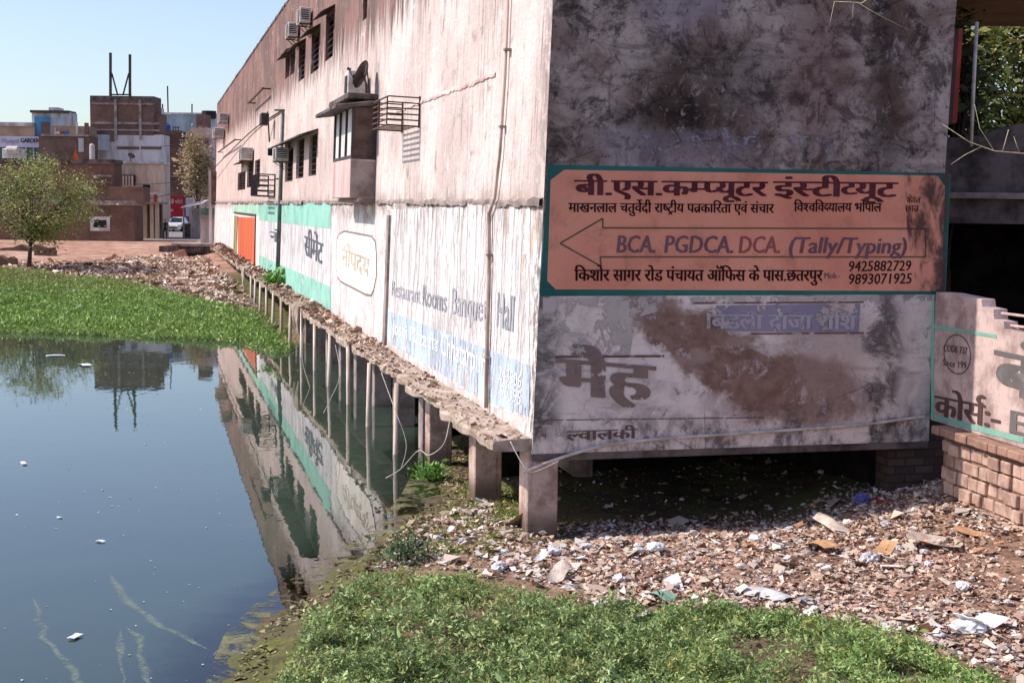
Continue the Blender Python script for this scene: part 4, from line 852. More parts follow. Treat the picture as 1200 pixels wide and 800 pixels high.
# upstairs canopy of the neighbouring house, red board, white pole
xC, zC = sx(1126, 6, 27); t = thing('roof_canopy', 'brown underside of a flat canopy at the top right behind the front wall', 'canopy', (xC + 2, 27, zC))
m = MB(); m.box(xC - 1.5, xC + 6, 25.5, 30, zC, zC + .18); m.build('canopy_slab', plain('brown soffit', '9a7358', '7a5844', 1, bump=.1), t); m = MB(); m.box(xC - 1.5, xC + 6, 25.42, 25.495, zC - .12, zC + .26); m.build('fascia', M['brown_panel'], t)
m = MB(); [m.box(x, x + .15, 29.5, 29.65, 1, zC) for x in (xC + 5.4, )]; m.build('post', M['brown_panel'], t)
m = MB(); A = [at(1124, 34, 21.2), at(1128.5, 33, 21.2), at(1121.5, 144, 21.2), at(1116, 145, 21.2)]; Bk = [p + Vector((0.02, .9, 0)) for p in A]; m.add(A + Bk, [(3, 2, 1, 0), (4, 5, 6, 7), (0, 1, 5, 4), (1, 2, 6, 5), (2, 3, 7, 6), (3, 0, 4, 7)])
o = m.build('sign_board', M['red_board'], None, tuple(A[3])); tag(o, 'narrow upright red board fixed at the right edge of the front wall', 'sign board')
m = MB(); m.tube([at(1138, 172, 23.7), at(1141, 100, 23.7), at(1145, 26, 23.7)], .03, 7); o = m.build('white_pole', M['white_metal'], None, tuple(at(1138, 172, 23.7)), smooth=True); tag(o, 'slim white pole rising behind the shed parapet', 'pole')
# trees -------------------------------------------------------
def leaves(name, P, size, cols, mat, parent=None, up=.5, aspect=.45, seed=0, fold=True, normals=None):
    g = np.random.default_rng(seed); n = len(P); d = g.normal(size=(n, 3)); d[:, 2] = np.abs(d[:, 2]) * up + .15 * up; d /= np.linalg.norm(d, axis=1)[:, None]
    s = g.normal(size=(n, 3)); s -= d * np.sum(s * d, 1)[:, None]; s /= np.linalg.norm(s, axis=1)[:, None]; nn = np.cross(d, s)
    L = (size * g.lognormal(-.05, .36, n))[:, None]; W = L * aspect
    a = P; b = P + d * L * .5 + s * W * .5 + nn * L * .12; c = P + d * L; e = P + d * L * .5 - s * W * .5 + nn * L * .12
    V = np.stack([a, b, c, e], 1).reshape(-1, 3); Fq = (np.arange(n) * 4)[:, None] + np.array([[0, 1, 2, 3]])
    col = np.repeat(cols, 4, 0); return np_mesh(name, V, Fq, mat, col, False, parent)
def pal(n, colors, seed, jit=.25):
    g = np.random.default_rng(seed); c = np.array([srgb(h)[:3] for h in colors]); k = g.integers(0, len(c), n); return np.clip(c[k] * g.uniform(1 - jit, 1 + jit, (n, 1)), 0, 1)
def tree(label, base, h, crown, nl, size, colors, seed, bark='bark', trunk_r=.12, group=None, spread=1.0, lean=(0, 0), clump=60, name='tree'):
    """crown: (centre offset z, rx, ry, rz). Limbs grow from the trunk to clump centres; leaves sit round the limb ends"""
    g = random.Random(seed); base = Vector(base); t = thing(name, label, 'tree', tuple(base), group); cz, rx, ry, rz = crown
    top = base + Vector((lean[0], lean[1], cz - rz * .5)); m = MB(); fork = base.lerp(top, .55); m.tube([base - Vector((0, 0, .3)), base.lerp(fork, .5) + Vector((g.uniform(-.1, .1), 0, 0)), fork], [trunk_r * 1.25, trunk_r, trunk_r * .8], 8)
    C = []; cen = base + Vector((lean[0], lean[1], cz))
    for k in range(clump):
        a = g.uniform(0, 6.28); zz = g.uniform(-1, 1); r = g.uniform(.35, 1) ** .6 * math.sqrt(max(0, 1 - zz * zz)); C.append(cen + Vector((rx * r * math.cos(a), ry * r * math.sin(a), rz * zz * g.uniform(.6, 1))))
    lm = MB()
    for k, c in enumerate(C):
        st = fork.lerp(top, g.uniform(-.25, 1)); mid = st.lerp(c, .5) + Vector((g.uniform(-.2, .2), g.uniform(-.2, .2), .12 * rz)); lm.tube([st, mid, c], [trunk_r * .38, trunk_r * .2, trunk_r * .06], 5, False)
        for q in range(2): lm.tube([mid.lerp(c, .3), c + Vector((g.uniform(-1, 1) * rx, g.uniform(-1, 1) * ry, g.uniform(-.6, 1) * rz)) * .22], [trunk_r * .14, trunk_r * .04], 4, False)
    tr = m.build('trunk', M[bark], t, smooth=True); lm.build('limbs', M[bark], t, smooth=True)
    gg = np.random.default_rng(seed); ci = gg.integers(0, len(C), nl); Cn = np.array(C)[ci]; sp = np.array([rx, ry, rz]) * .2 * spread
    P = Cn + gg.normal(size=(nl, 3)) * sp; leaves('crown', P, size, pal(nl, colors, seed), M['leaf'], t, .35, .5, seed); return t
tb = onz(33, 318, .35)
tree('feathery green thorn tree leaning over the weedy pond bank at left', tb, 7, (4.2, 3.9, 3.0, 2.5), 11500, .145, ['979c5c', '84904e', 'a8ac6c', '707844'], 5, trunk_r=.13, spread=.72, lean=(.3, 0), clump=58, name='thorn_tree')
tree('leafy tree glowing in sun behind the shed at the top right', (17.4, 48, 1.0), 12, (8.6, 3.2, 2.6, 3.8), 17000, .26, ['a09f58', '858a48', 'b5ab6a', '5f6a3a'], 9, trunk_r=.16, clump=60, name='leafy_tree')
tree('darker leafy tree close to the red board behind the front wall', (8.3, 27.0, .8), 8, (5.6, .5, 1.0, 1.7), 2200, .17, ['4a552e', '3c4728', '5f6a38'], 10, trunk_r=.12, clump=36, name='leafy_tree')
def twig(label, pts, subs, r=.009):
    m = MB(); m.tube(pts, [r * (1 - .6 * i / (len(pts) - 1)) for i in range(len(pts))], 5)
    for s_ in subs: m.tube(s_, [r * .6, r * .4, r * .2][:len(s_)], 4)
    o = m.build('dry_branch', M['twig'], None, tuple(pts[0]), smooth=True); tag(o, label, 'branch')
A = lambda x, y, Y=16.0: at(x, y, Y)
twig('pale leafless branch reaching in from the right edge before the shed', [A(1240, 190), A(1200, 180), A(1165, 177), A(1135, 166), A(1105, 146)], [[A(1165, 177), A(1148, 150), A(1142, 122)], [A(1175, 177), A(1182, 152)], [A(1150, 172), A(1130, 182), A(1114, 193)], [A(1195, 180), A(1188, 160)]])
twig('pale dry twig hanging in at the top edge before the sooty wall', [A(1060, -30), A(1010, 4), A(998, 3), A(978, 2), A(972, 30)], [[A(1005, 3), A(1030, 18), A(1058, 32)], [A(1000, 3), A(999, 22)]], .008)
# ---------------------------------------------------------------- far side: houses of the bazaar
def fp(x, y, Y): return at(x, y, Y)
def fbox(mb, x0, x1, yt, yb, Y, dep, dy=0.0):
    a = at(x0, yb, Y); b = at(x1, yt, Y); dep = dep if dep < 2 else 2 + (dep - 2) * .12; return mb.box(a.x, b.x, Y + dy, Y + dep, a.z, b.z)
def fpart(name, rects, Y, dep, mat, parent, dy=0.0, label=None):
    m = MB(); [fbox(m, *r, Y, dep, dy) for r in rects]; return m.build(name, M[mat] if isinstance(mat, str) else mat, parent, label=label)
def house(name, label, x, Y, cat='building', z=1.0, group=None): p = at(x, 280, Y); return thing(name, label, cat, (p.x, Y, z), group)
def fwin(rects, Y, parent, mat='black', frame='white_plaster', fw=.12):
    for (x0, x1, yt, yb) in rects:
        a = at(x0, yb, Y); b = at(x1, yt, Y); m = MB()
        for q in ((a.x, b.x, a.z, a.z + fw), (a.x, b.x, b.z - fw, b.z), (a.x, a.x + fw, a.z + fw, b.z - fw), (b.x - fw, b.x, a.z + fw, b.z - fw)): m.box(q[0], q[1], Y - .07, Y - .003, q[2], q[3])
        f = m.build('window', M[frame], parent); m = MB(); m.box(a.x + fw, b.x - fw, Y - .03, Y - .004, a.z + fw, b.z - fw); m.build('pane', M[mat], f)
# low dark brick house nearest the bank
Y = 118; L = house('brick_house', 'low dark brick house with a pale framed window facing the bank', 110, Y)
fpart('wall', [(-140, 157, 237, 290)], Y, 9, 'brick_dark', L); fpart('upper_wall', [(-140, 132.5, 189, 236.5)], Y + .6, 7, 'brick_dark', L)
fpart('parapet', [(128, 167.5, 219, 236.4)], Y + .2, 4, 'brick_dark', L); fpart('roof_edge', [(-140, 158, 235.4, 237.4)], Y - .18, 6, 'grey_concrete', L, 0); fpart('roof_edge', [(-140, 134, 187, 189)], Y + .4, 7, 'dark_concrete', L)
fwin([(106, 129, 254, 270.5)], Y, L, fw=.28); fpart('lintel', [(104, 128, 241, 250)], Y - .05, .04, 'brown_panel', L); fwin([(56, 75, 254, 270)], Y, L, frame='brown_panel'); fpart('ledge', [(108, 131, 205, 207), (112, 131, 213, 214)], Y + .5, .09, 'grey_concrete', L)
# cream house with columns
Y = 125; Cm = house('cream_house', 'cream house with a balustraded balcony and striped porch beside the street', 168, Y)
fpart('wall', [(132, 189, 191, 218)], Y + 1.5, 7, 'cream', Cm); fpart('side_wall', [(167, 189, 200, 278)], Y + 1.2, 6, 'cream', Cm); fpart('lower_wall', [(157, 189, 238, 282)], Y + .6, .5, 'brown_panel', Cm); fpart('sill', [(131, 190, 189.5, 191.5)], Y + 1.3, 7.3, 'white_plaster', Cm)
m = MB(); [fbox(m, x, x + 1.6, 206, 218, Y + .2, .15) for x in (136.5, 140, 143.5, 147, 150.5, 154)]; m.build('baluster', M['cream'], Cm)
fpart('balcony_shade', [(136, 158, 205, 217)], Y + 1.2, .25, 'black', Cm); fwin([(166, 178, 215, 223)], Y + 1.2, Cm); fpart('porch_roof', [(156, 190, 237, 239)], Y - .6, 3, 'grey_concrete', Cm)
for x in (158.5, 168, 176, 182): fpart('column', [(x, x + 3.6, 239.2, 283)], Y - .3, .25, 'cream', Cm)
fpart('balcony_rail', [(168, 189, 226, 228), (168, 170, 228, 237), (186, 188, 228, 237)], Y, .12, 'white_plaster', Cm); fpart('balcony_cloth', [(171, 176, 228, 237), (180, 184, 228, 237)], Y - .1, .06, 'red_board', Cm)
# tall brick tower
Y = 150; T = house('brick_tower', 'tall unfinished brick block with concrete bands and patchy white lower storey', 147, Y)
fpart('wall', [(106, 180, 117, 158)], Y, 12, 'brick_red', T); fpart('side_wall', [(180, 187, 133, 158)], Y + .3, 11, 'brick_red', T); fpart('lower_wall', [(106, 190, 158, 270)], Y - .0, 12, 'white_plaster', T, .02)
fpart('upper_parapet', [(105.5, 180, 113, 117)], Y - .05, 12, 'dark_concrete', T); fpart('band', [(106, 180, 121, 122.4), (106, 187, 143.5, 145.4), (106, 187, 152, 153)], Y - .12, .11, 'grey_concrete', T)
fpart('column', [(134, 136.6, 117, 164), (163, 165.4, 117, 164)], Y - .2, .07, 'grey_concrete', T); fpart('dark_recess', [(137, 163, 172, 175), (165, 189, 172, 175), (129, 134, 158, 166)], Y - .03, .04, 'brick_red', T)
fpart('roof_slope', [(174, 186, 126, 133)], Y + 3, 5, 'white_plaster', T); fpart('plaster_panel', [(106, 128, 158, 176)], Y - .06, .05, 'bluegrey', T)
# steel frame on the roof
t = thing('hoarding_frame', 'bare steel hoarding frame standing on the tall brick block roof', 'steel frame', tuple(at(141, 113, 151))); m = MB(); P_ = lambda x, y: at(x, y, 151.5)
for a, b in (((129.5, 112.8), (129.5, 62)), ((152.3, 112.8), (152.3, 64))): m.bar(P_(*a), P_(*b), .24)
m.build('post', M['dark_metal'], t); m = MB()
for a, b in (((131, 86), (138, 112)), ((151, 86), (144, 112)), ((128, 111), (154, 111))): m.bar(P_(*a), P_(*b), .14)
m.build('brace', M['dark_metal'], t)
# brick building with red shop front at the end of the street
Y = 158; S = house('shop_building', 'brown brick building with a bright red shop front at the street end', 207, Y)
fpart('wall', [(190, 224, 158, 231)], Y, 10, 'brick_red', S); fpart('parapet', [(190, 211, 153, 158)], Y - .05, 10, 'brick_dark', S); fpart('shop_front', [(191, 217, 231, 254)], Y - .3, .28, 'red_paint', S); fpart('ground_floor', [(190, 226, 254, 276)], Y + .2, 9, 'dark_concrete', S); fpart('side_bay', [(213, 226, 182, 231)], Y - .4, .38, 'brick_dark', S)
fpart('band', [(190, 224, 206, 207.4)], Y - .1, .09, 'grey_concrete', S)
sf = MB(); 
def map_far(x0, x1, y, h, Y): a = at(x0, y, Y); b = at(x1, y, Y); hh = (at(x0, y - h, Y).z - a.z) / .622; return lambda q, yy, k=0.0: Vector((a.x + (b.x - a.x) * q, Y - k * 20, a.z + hh * yy))
lettering('lettering', 'श्री जी फोटो', map_far(193, 214, 238.5, 4, Y - .32), M['pink'], S, .04); lettering('lettering', 'मोबा', map_far(194, 203, 248, 3, Y - .32), M['pink'], S, .04)
Y = 175; G = house('grey_building', 'long pale blue grey building rising behind the brick blocks', 218, Y); fpart('wall', [(176, 252, 134, 275)], Y, 10, 'bluegrey', G); fpart('parapet', [(176, 252, 132.5, 134)], Y - .1, 10, 'white_plaster', G); fpart('stain_band', [(187, 252, 155, 166)], Y - .04, .035, 'white_plaster', G)
Y = 156; t = house('water_tank', 'blue plastic water tank on the shop building roof', 196, Y, 'water tank', at(196, 153, 160).z); m = MB(); c = at(196.3, 153, 160); m.tube([c, c + Vector((0, 0, .6))], .36, 14); m.tube([c + Vector((0, 0, .6)), c + Vector((0, 0, .72))], [.36, .2], 14); m.build('tank_body', M['blue'], t, smooth=False); m = MB(); m.tube([c + Vector((0, 0, .72)), c + Vector((0, 0, .82))], .13, 10); m.build('lid', M['blue'], t)
for x, ya, yb, lab in ((197.5, 153, 101, 'tall thin mast behind the blue tank'), (190.5, 134, 122, 'short stub pole left of the blue tank'), (225, 134, 122, 'thin stub pole on the pale grey building roof')):
    m = MB(); m.bar(at(x, ya, 176), at(x - (1.2 if ya > 150 else 0), yb, 176), .14); o = m.build('mast', M['dark_metal'], None, tuple(at(x, ya, 176))); tag(o, lab, 'mast')
c = at(245, 139, 174); m = MB(); m.tube([c, c + Vector((0, 0, .9))], .9, 14); o = m.build('water_tank', M['black'], None, tuple(c)); tag(o, 'black round tank at the right end of the pale grey roof', 'water tank')
# pink narrow house with dry creeper
Y = 140; Pk = house('pink_house', 'narrow pink house half hidden by a dry leafy climber', 236, Y); fpart('wall', [(226, 250, 150, 278)], Y, 8, 'pink', Pk); fpart('tower', [(230, 241, 134, 150)], Y + .5, 5, 'brick_red', Pk); fpart('roof', [(224, 243, 162, 168)], Y - .4, .38, 'brick_red', Pk); fpart('corner_column', [(237, 239.5, 168, 252)], Y - .2, .18, 'white_plaster', Pk); fwin([(228, 233, 180, 192), (241, 247, 180, 192)], Y, Pk)
pv = at(231, 262, 137.5); tree('dry straw coloured climber tree in front of the pink house', (pv.x, 137.5, 1.4), 9, (6.6, 1.7, 1.2, 3.0), 3200, .3, ['c0a684', 'a8906c', '8c7a50', 'd0bc98'], 31, trunk_r=.09, clump=34, name='dry_tree')
# stall, awning, hut at the wall end
Y = 128; t = house('tin_awning', 'thin tin awning on posts at the street side', 224, Y, 'awning', 1.3); m = MB(); a, b = at(212, 244, Y - 2), at(236, 239.5, Y - 2); m.par(a, b - a, Vector((0, 3, .35)), Vector((0, 0, .08))); m.build('sheet', M['white_metal'], t); m = MB(); [m.bar(at(x, 241, Y - 1.8), Vector((at(x, 241, Y - 1.8).x, Y - 1.8, 1.2)), .12) for x in (215, 226, 233)]; m.build('post', M['grey_concrete'], t); fpart('back_wall', [(222, 237, 244, 281)], Y + .8, .2, 'white_plaster', t); fpart('counter', [(214, 222, 262, 281)], Y + .4, .5, 'brown_panel', t)
Y = 116; t = house('white_kiosk', 'small whitewashed kiosk with a green band at the end of the long building', 243, Y, 'kiosk', 1.2); fpart('wall', [(235, 252, 254, 286)], Y, 3, 'white_plaster', t); fpart('top_band', [(236, 251, 244, 254)], Y + .3, 2.4, plain('faded green', '5c7a68', '465e50', 2), t); fpart('roof', [(234, 253, 252.6, 254.4)], Y - .3, 3.4, 'grey_concrete', t)
Y = 112; t = house('notice_board', 'big dark brown board on a pale post beside the wall end', 254, Y, 'notice board', 1.2); fpart('board', [(246.5, 262, 201, 240)], Y, .15, 'brown_panel', t); fpart('post', [(245, 247.2, 200, 288)], Y - .05, .3, 'white_plaster', t)
# garden hall, far left
Y = 165; Ga = house('garden_hall', 'wide pale banquet hall with a blue glass tower and a lilac name board', 20, Y)
fpart('upper_wall', [(-120, 40, 146, 160)], Y, 12, plain('tan cladding', 'b5967c', '98785f', .6, bump=0), Ga); fpart('top_rail', [(-120, 38, 143.6, 146)], Y - .2, 12, 'white_plaster', Ga); fpart('name_board', [(-120, 47, 160, 171)], Y - .5, .48, 'lilac', Ga); fpart('glass_front', [(-120, 46, 171, 200)], Y, 10, 'teal_glass', Ga)
m = MB(); [fbox(m, x, x + .8, 171, 200, Y - .2, .18) for x in range(-60, 46, 9)]; m.build('mullion', M['white_plaster'], Ga)
fpart('tower', [(38, 82, 132, 176)], Y + .6, 8, 'white_plaster', Ga); fpart('tower_roof', [(35, 80.5, 129.6, 132)], Y + .2, 9, 'dark_metal', Ga); fpart('tower_glass', [(40.5, 58, 137, 161)], Y + .45, .14, 'bluepanel', Ga); fpart('tower_recess', [(48, 57.5, 143, 160)], Y + .4, .04, 'brick_dark', Ga); fpart('roof_room', [(57, 68, 126, 129.5)], Y + 3, 3, 'white_plaster', Ga); fpart('grey_panel', [(61, 78, 138, 147)], Y + .55, .04, 'bluegrey', Ga)
lettering('lettering', 'GARDEN', map_far(24, 47, 167.2, 4.6, Y - .52), M['cloth_dark'], Ga, .05); lettering('lettering', 'Mangal', map_far(2, 22, 167.5, 4.6, Y - .52), plain('pale lilac letters', 'b0a2b4', '9c8da2', 2, bump=0), Ga, .05)
Y = 146; Bb = house('brick_hut', 'squat red brown brick house with a tan upper storey, left of the tall block', 78, Y); fpart('wall', [(46, 105.5, 159.5, 200)], Y, 8, 'brick_dark', Bb); fpart('upper_wall', [(60, 105, 148, 159)], Y + .8, 6, plain('tan wall', 'a58b76', '8a6f5c', .8, bump=.1), Bb); fpart('coping', [(48, 104, 157.6, 159.4)], Y - .15, 7, 'grey_concrete', Bb); fpart('stub_column', [(99, 103, 144, 158)], Y + .4, .3, 'brick_dark', Bb); fpart('pale_doorway', [(92, 98, 162, 178)], Y - .1, .09, 'white_plaster', Bb); fpart('post', [(89.5, 90.6, 143, 158), (64, 65, 150, 158)], Y + .4, .2, 'white_plaster', Bb)
m = MB(); a, b, c = at(85.5, 186, 135), at(88, 175.5, 135), at(92, 186.5, 135); m.add([a, b, c, a + Vector((0, .1, 0)), b + Vector((0, .1, 0)), c + Vector((0, .1, 0))], [(0, 1, 2), (5, 4, 3), (0, 3, 4, 1), (1, 4, 5, 2), (2, 5, 3, 0)]); m.bar(b + Vector((0, .05, .1)), Vector((b.x, b.y + .05, at(88, 189, 135).z)), .05); o = m.build('flag', M['orange'], None, tuple(a)); tag(o, 'small orange pennant flag on the brick house roof', 'flag')
m = MB(); c = at(153, 188, 128); m.tube([c + Vector((.12, -.12, .42)), c + Vector((.02, -.02, .3))], [.34, .06], 14); o = m.build('satellite_dish', M['dark_metal'], None, tuple(c)); m2 = MB(); m2.tube([c + Vector((0, 0, .6)), c - Vector((0, 0, .4))], .04, 5); k = m2.build('stand', M['dark_metal'], o); tag(o, 'dark rooftop dish above the cream house balcony', 'satellite dish')
k.location = (0, 0, 0)
c = at(108, 181, 140); m = MB(); m.tube([c - Vector((0, 0, 1)), c + Vector((0, 0, .9))], [.26, .26], 12); m.tube([c + Vector((0, 0, .9)), c + Vector((0, 0, 1.05))], [.26, .12], 12); o = m.build('water_tank', M['white_plaster'], None, tuple(c)); tag(o, 'small white rooftop tank right of the orange flag', 'water tank')
c = at(15, 187, 150); m = MB(); m.box(c.x - 1.1, c.x + .9, 150, 151.5, c.z, at(15, 174, 150).z); m.tube([at(8, 176, 149.8), at(22, 176, 149.8)], .45, 10); o = m.build('water_tank', M['white_metal'], None, tuple(c), bevel=.08); tag(o, 'white tank block above the tree at far left', 'water tank')
# car -------------------------------------------------------------------
Yc = 140; cp = onz(203, 271.6, 1.5); cp = Vector((cp.x, cp.y, float(zland(np.array([cp.x]), np.array([cp.y]))[0]))); t = thing('parked_car', 'white hatchback car facing us on the street between the houses', 'car', tuple(cp))
def car_section(mb, prof, xs):   # prof: list of (y,z) outline, xs: half widths per point
    n = len(prof); A = [cp + Vector((-w_, y, z)) for (y, z), w_ in zip(prof, xs)]; Bc = [cp + Vector((w_, y, z)) for (y, z), w_ in zip(prof, xs)]
    mb.add(A + Bc, [tuple(range(n)), tuple(range(2 * n - 1, n - 1, -1))] + [(i, n + i, n + (i + 1) % n, (i + 1) % n) for i in range(n)])
m = MB(); car_section(m, [(0, .25), (-.02, .55), (.1, .78), (1.0, .92), (1.65, 1.42), (2.1, 1.5), (3.1, 1.46), (3.7, .95), (3.75, .3)], [.72, .8, .78, .76, .58, .56, .56, .74, .74]); body = m.build('body', M['carwhite'], t, bevel=.05)
m = MB(); m.add([cp + Vector((-.64, 1.05, .96)), cp + Vector((.64, 1.05, .96)), cp + Vector((.52, 1.60, 1.40)), cp + Vector((-.52, 1.60, 1.40))], [(0, 1, 2, 3)]); [v.__isub__(Vector((0, .02, -.02))) for v in m.v]; m.build('windscreen', M['glass'], t)
for s_ in (-1, 1):
    m = MB(); m.box(cp.x + s_ * .58 - .15, cp.x + s_ * .58 + .15, cp.y - .05, cp.y + .06, cp.z + .58, cp.z + .74); m.build('headlight', M['white_metal'], t, bevel=.03)
    for yy in (.7, 3.0): m = MB(); m.tube([cp + Vector((s_ * .6, yy, .29)), cp + Vector((s_ * .81, yy, .29))], .29, 14); wl_ = m.build('wheel', M['tyre'], t)
    m = MB(); m.box(cp.x + s_ * .86 - .09, cp.x + s_ * .86 + .09, cp.y + 1.05, cp.y + 1.15, cp.z + .92, cp.z + 1.05); m.build('mirror', M['carwhite'], t)
m = MB(); m.box(cp.x - .42, cp.x + .42, cp.y - .045, cp.y + .03, cp.z + .34, cp.z + .5); m.build('grille', M['black'], t)
m = MB(); m.box(cp.x - .22, cp.x + .22, cp.y - .06, cp.y - .046, cp.z + .52, cp.z + .62); m.build('number_plate', M['white_metal'], t)
# person ----------------------------------------------------------------
def person(loc, h, label):
    t = thing('person', label, 'person', tuple(loc)); loc = Vector(loc); s = h / 1.7
    J = {'pel': (0, 0, .92), 'spi': (0, .01, 1.18), 'che': (0, .0, 1.36), 'nec': (0, -.01, 1.48), 'hed': (0, -.03, 1.62),
         'lh': (-.10, 0, .86), 'lk': (-.12, -.05, .48), 'la': (-.12, .02, .08), 'lt': (-.13, -.14, .04), 'rh': (.10, 0, .86), 'rk': (.11, .04, .48), 'ra': (.11, .12, .08), 'rt': (.12, -.03, .04),
         'ls': (-.19, 0, 1.40), 'le': (-.25, .04, 1.12), 'lw': (-.24, -.06, .88), 'lf': (-.24, -.09, .79), 'rs': (.19, 0, 1.40), 're': (.25, .03, 1.12), 'rw': (.23, -.08, .89), 'rf': (.22, -.11, .80)}
    Rr = {'pel': .14, 'spi': .13, 'che': .155, 'nec': .06, 'hed': .105, 'lh': .095, 'lk': .065, 'la': .045, 'lt': .04, 'rh': .095, 'rk': .065, 'ra': .045, 'rt': .04, 'ls': .065, 'le': .048, 'lw': .036, 'lf': .035, 'rs': .065, 're': .048, 'rw': .036, 'rf': .035}
    E = [('pel', 'spi'), ('spi', 'che'), ('che', 'nec'), ('nec', 'hed'), ('pel', 'lh'), ('lh', 'lk'), ('lk', 'la'), ('la', 'lt'), ('pel', 'rh'), ('rh', 'rk'), ('rk', 'ra'), ('ra', 'rt'), ('che', 'ls'), ('ls', 'le'), ('le', 'lw'), ('lw', 'lf'), ('che', 'rs'), ('rs', 're'), ('re', 'rw'), ('rw', 'rf')]
    ks = list(J); me = bpy.data.meshes.new('body'); me.from_pydata([tuple(Vector(J[k]) * s) for k in ks], [(ks.index(a), ks.index(b)) for a, b in E], [])
    o = bpy.data.objects.new('body', me); COL.objects.link(o); o.parent = t; o.modifiers.new('skin', 'SKIN'); me.skin_vertices or me.attributes
    for i, k in enumerate(ks): sv = me.skin_vertices[0].data[i]; sv.radius = (Rr[k] * s, Rr[k] * s * .85); sv.use_root = (k == 'pel')
    ss = o.modifiers.new('sub', 'SUBSURF'); ss.levels = 1; ss.render_levels = 2
    dg = bpy.context.evaluated_depsgraph_get(); mm = bpy.data.meshes.new_from_object(o.evaluated_get(dg)); o.modifiers.clear(); o.data = mm; mm.materials.clear(); mm.materials.append(M['cloth_dark']); mm.materials.append(M['skin'])
    for p in mm.polygons: p.use_smooth = True; z = p.center.z / s; p.material_index = 1 if (z > 1.46 or (abs(p.center.x) / s > .2 and z < .86 and z > .7)) else 0
    bm = bmesh.new(); bmesh.ops.create_icosphere(bm, subdivisions=2, radius=.115 * s); hm = bpy.data.meshes.new('hair')
    for v in bm.verts: v.co = Vector((v.co.x, v.co.y * 1.05 + .02, max(v.co.z, -.01) + 1.665 * s))
    bm.to_mesh(hm); bm.free(); ho = bpy.data.objects.new('hair', hm); COL.objects.link(ho); ho.parent = t; hm.materials.append(M['black']); return t
pp = onz(193.5, 281, 1.25); person((pp.x, pp.y, float(zland(np.array([pp.x]), np.array([pp.y]))[0])), 1.72, 'person in dark clothes standing on the street in front of the white car')
# street wires and roof clutter
for pts, lab in (([(246, 205, 112), (200, 214, 118), (158, 216, 124)], 'thin wire from the notice board post to the cream house'), ([(246, 212, 112), (205, 226, 120), (160, 236, 123)], 'lower sagging wire across the street'), ([(331, 129, 56), (290, 158, 75), (247, 201, 111)], 'wire running from the lamp pole to the notice board post'), ([(238, 140, 139), (215, 166, 148), (188, 172, 149)], 'wire from the pink house to the tall brick block')):
    cable('street_wire', [at(*p) for p in pts], .03, 'black', lab)
m = MB(); [m.bar(at(x, 153, 157.5), at(x, 148, 157.5), .08) for x in (203, 206, 209)]; m.bar(at(202.5, 149.5, 157.5), at(210, 149.5, 157.5), .08); o = m.build('roof_railing', M['rust_metal'], None, tuple(at(206, 153, 157.5))); tag(o, 'short rusty railing on the shop building roof', 'railing')
for x, c_, lab in ((64, 'white_metal', 'white cloth drying on the brick hut roof'), (70, 'red_board', 'red cloth drying on the brick hut roof'), (75, 'blue', 'blue cloth drying on the brick hut roof')):
    m = MB(); a = at(x, 154, 146.2); m.par(a, Vector((.5, .03, 0)), Vector((0, .03, 0)), Vector((0, 0, -.55))); o = m.build('drying_cloth', M[c_], None, tuple(a)); tag(o, lab, 'cloth')
# culvert wall, ruined low walls by the bank
Y = 104; t = house('culvert_wall', 'dark stone culvert mouth between the red earth and the long building', 222, Y, 'culvert', .6); zt_ = at(222, 285, Y).z; a = at(205, 290, Y).x; b = at(244, 290, Y).x
m = MB(); m.box(a, b, Y, Y + .8, -.4, zt_ - .25); m.box(a - .2, a + .35, Y - 4, Y + .9, -.4, zt_ - .1); m.build('stone_face', M['dark_concrete'], t, bevel=.05); m = MB(); m.box(a - .25, b + .2, Y - .15, Y + 1.0, zt_ - .245, zt_); m.build('coping', M['grey_concrete'], t, bevel=.04)
m = MB(); m.box(a + .8, b - .3, Y - .02, Y + .3, .1, zt_ - .7); m.build('mouth', M['black'], t)
for i, (x0, x1, yt, yb, Y, lab) in enumerate(((-60, 62, 287, 296, 100, 'long low ruined mud wall at the left edge of the red earth'), (40, 63, 293, 303, 95, 'short broken stub of mud wall under the thorn tree'), (-40, 16, 300, 314, 84, 'low crumbling wall block at the far left by the weeds'))):
    xs = np.linspace(x0, x1, 14); m = MB(); zb = -.1; prof = [(at(x, 300, Y).x, at(x, yt, Y).z + random.uniform(-.3, .05)) for x in xs]; P = [Vector((x, Y, z)) for x, z in prof] + [Vector((prof[-1][0], Y, zb)), Vector((prof[0][0], Y, zb))]; Q = [p + Vector((0, .7, 0)) for p in P]; n_ = len(P)
    m.add(P + Q, [tuple(range(n_)), tuple(range(2 * n_ - 1, n_ - 1, -1))] + [(k, (k + 1) % n_, n_ + (k + 1) % n_, n_ + k) for k in range(n_)]); o = m.build('ruined_wall', plain('mud wall ' + str(i), '7a6050', '54423a', 1.5, bump=.5), None, (P[0].x, Y, zb)); tag(o, lab, 'wall')
# ---------------------------------------------------------------- ground cover, litter, floating scum
def sample(P, n, seed):
    g = np.random.default_rng(seed); A = np.array(P); lo, hi = A.min(0), A.max(0); out = []; got = 0
    while got < n:
        q = g.uniform(lo, hi, (n * 2, 2)); q = q[inpoly(q[:, 0], q[:, 1], P)]; out.append(q); got += len(q)
    return np.concatenate(out)[:n]
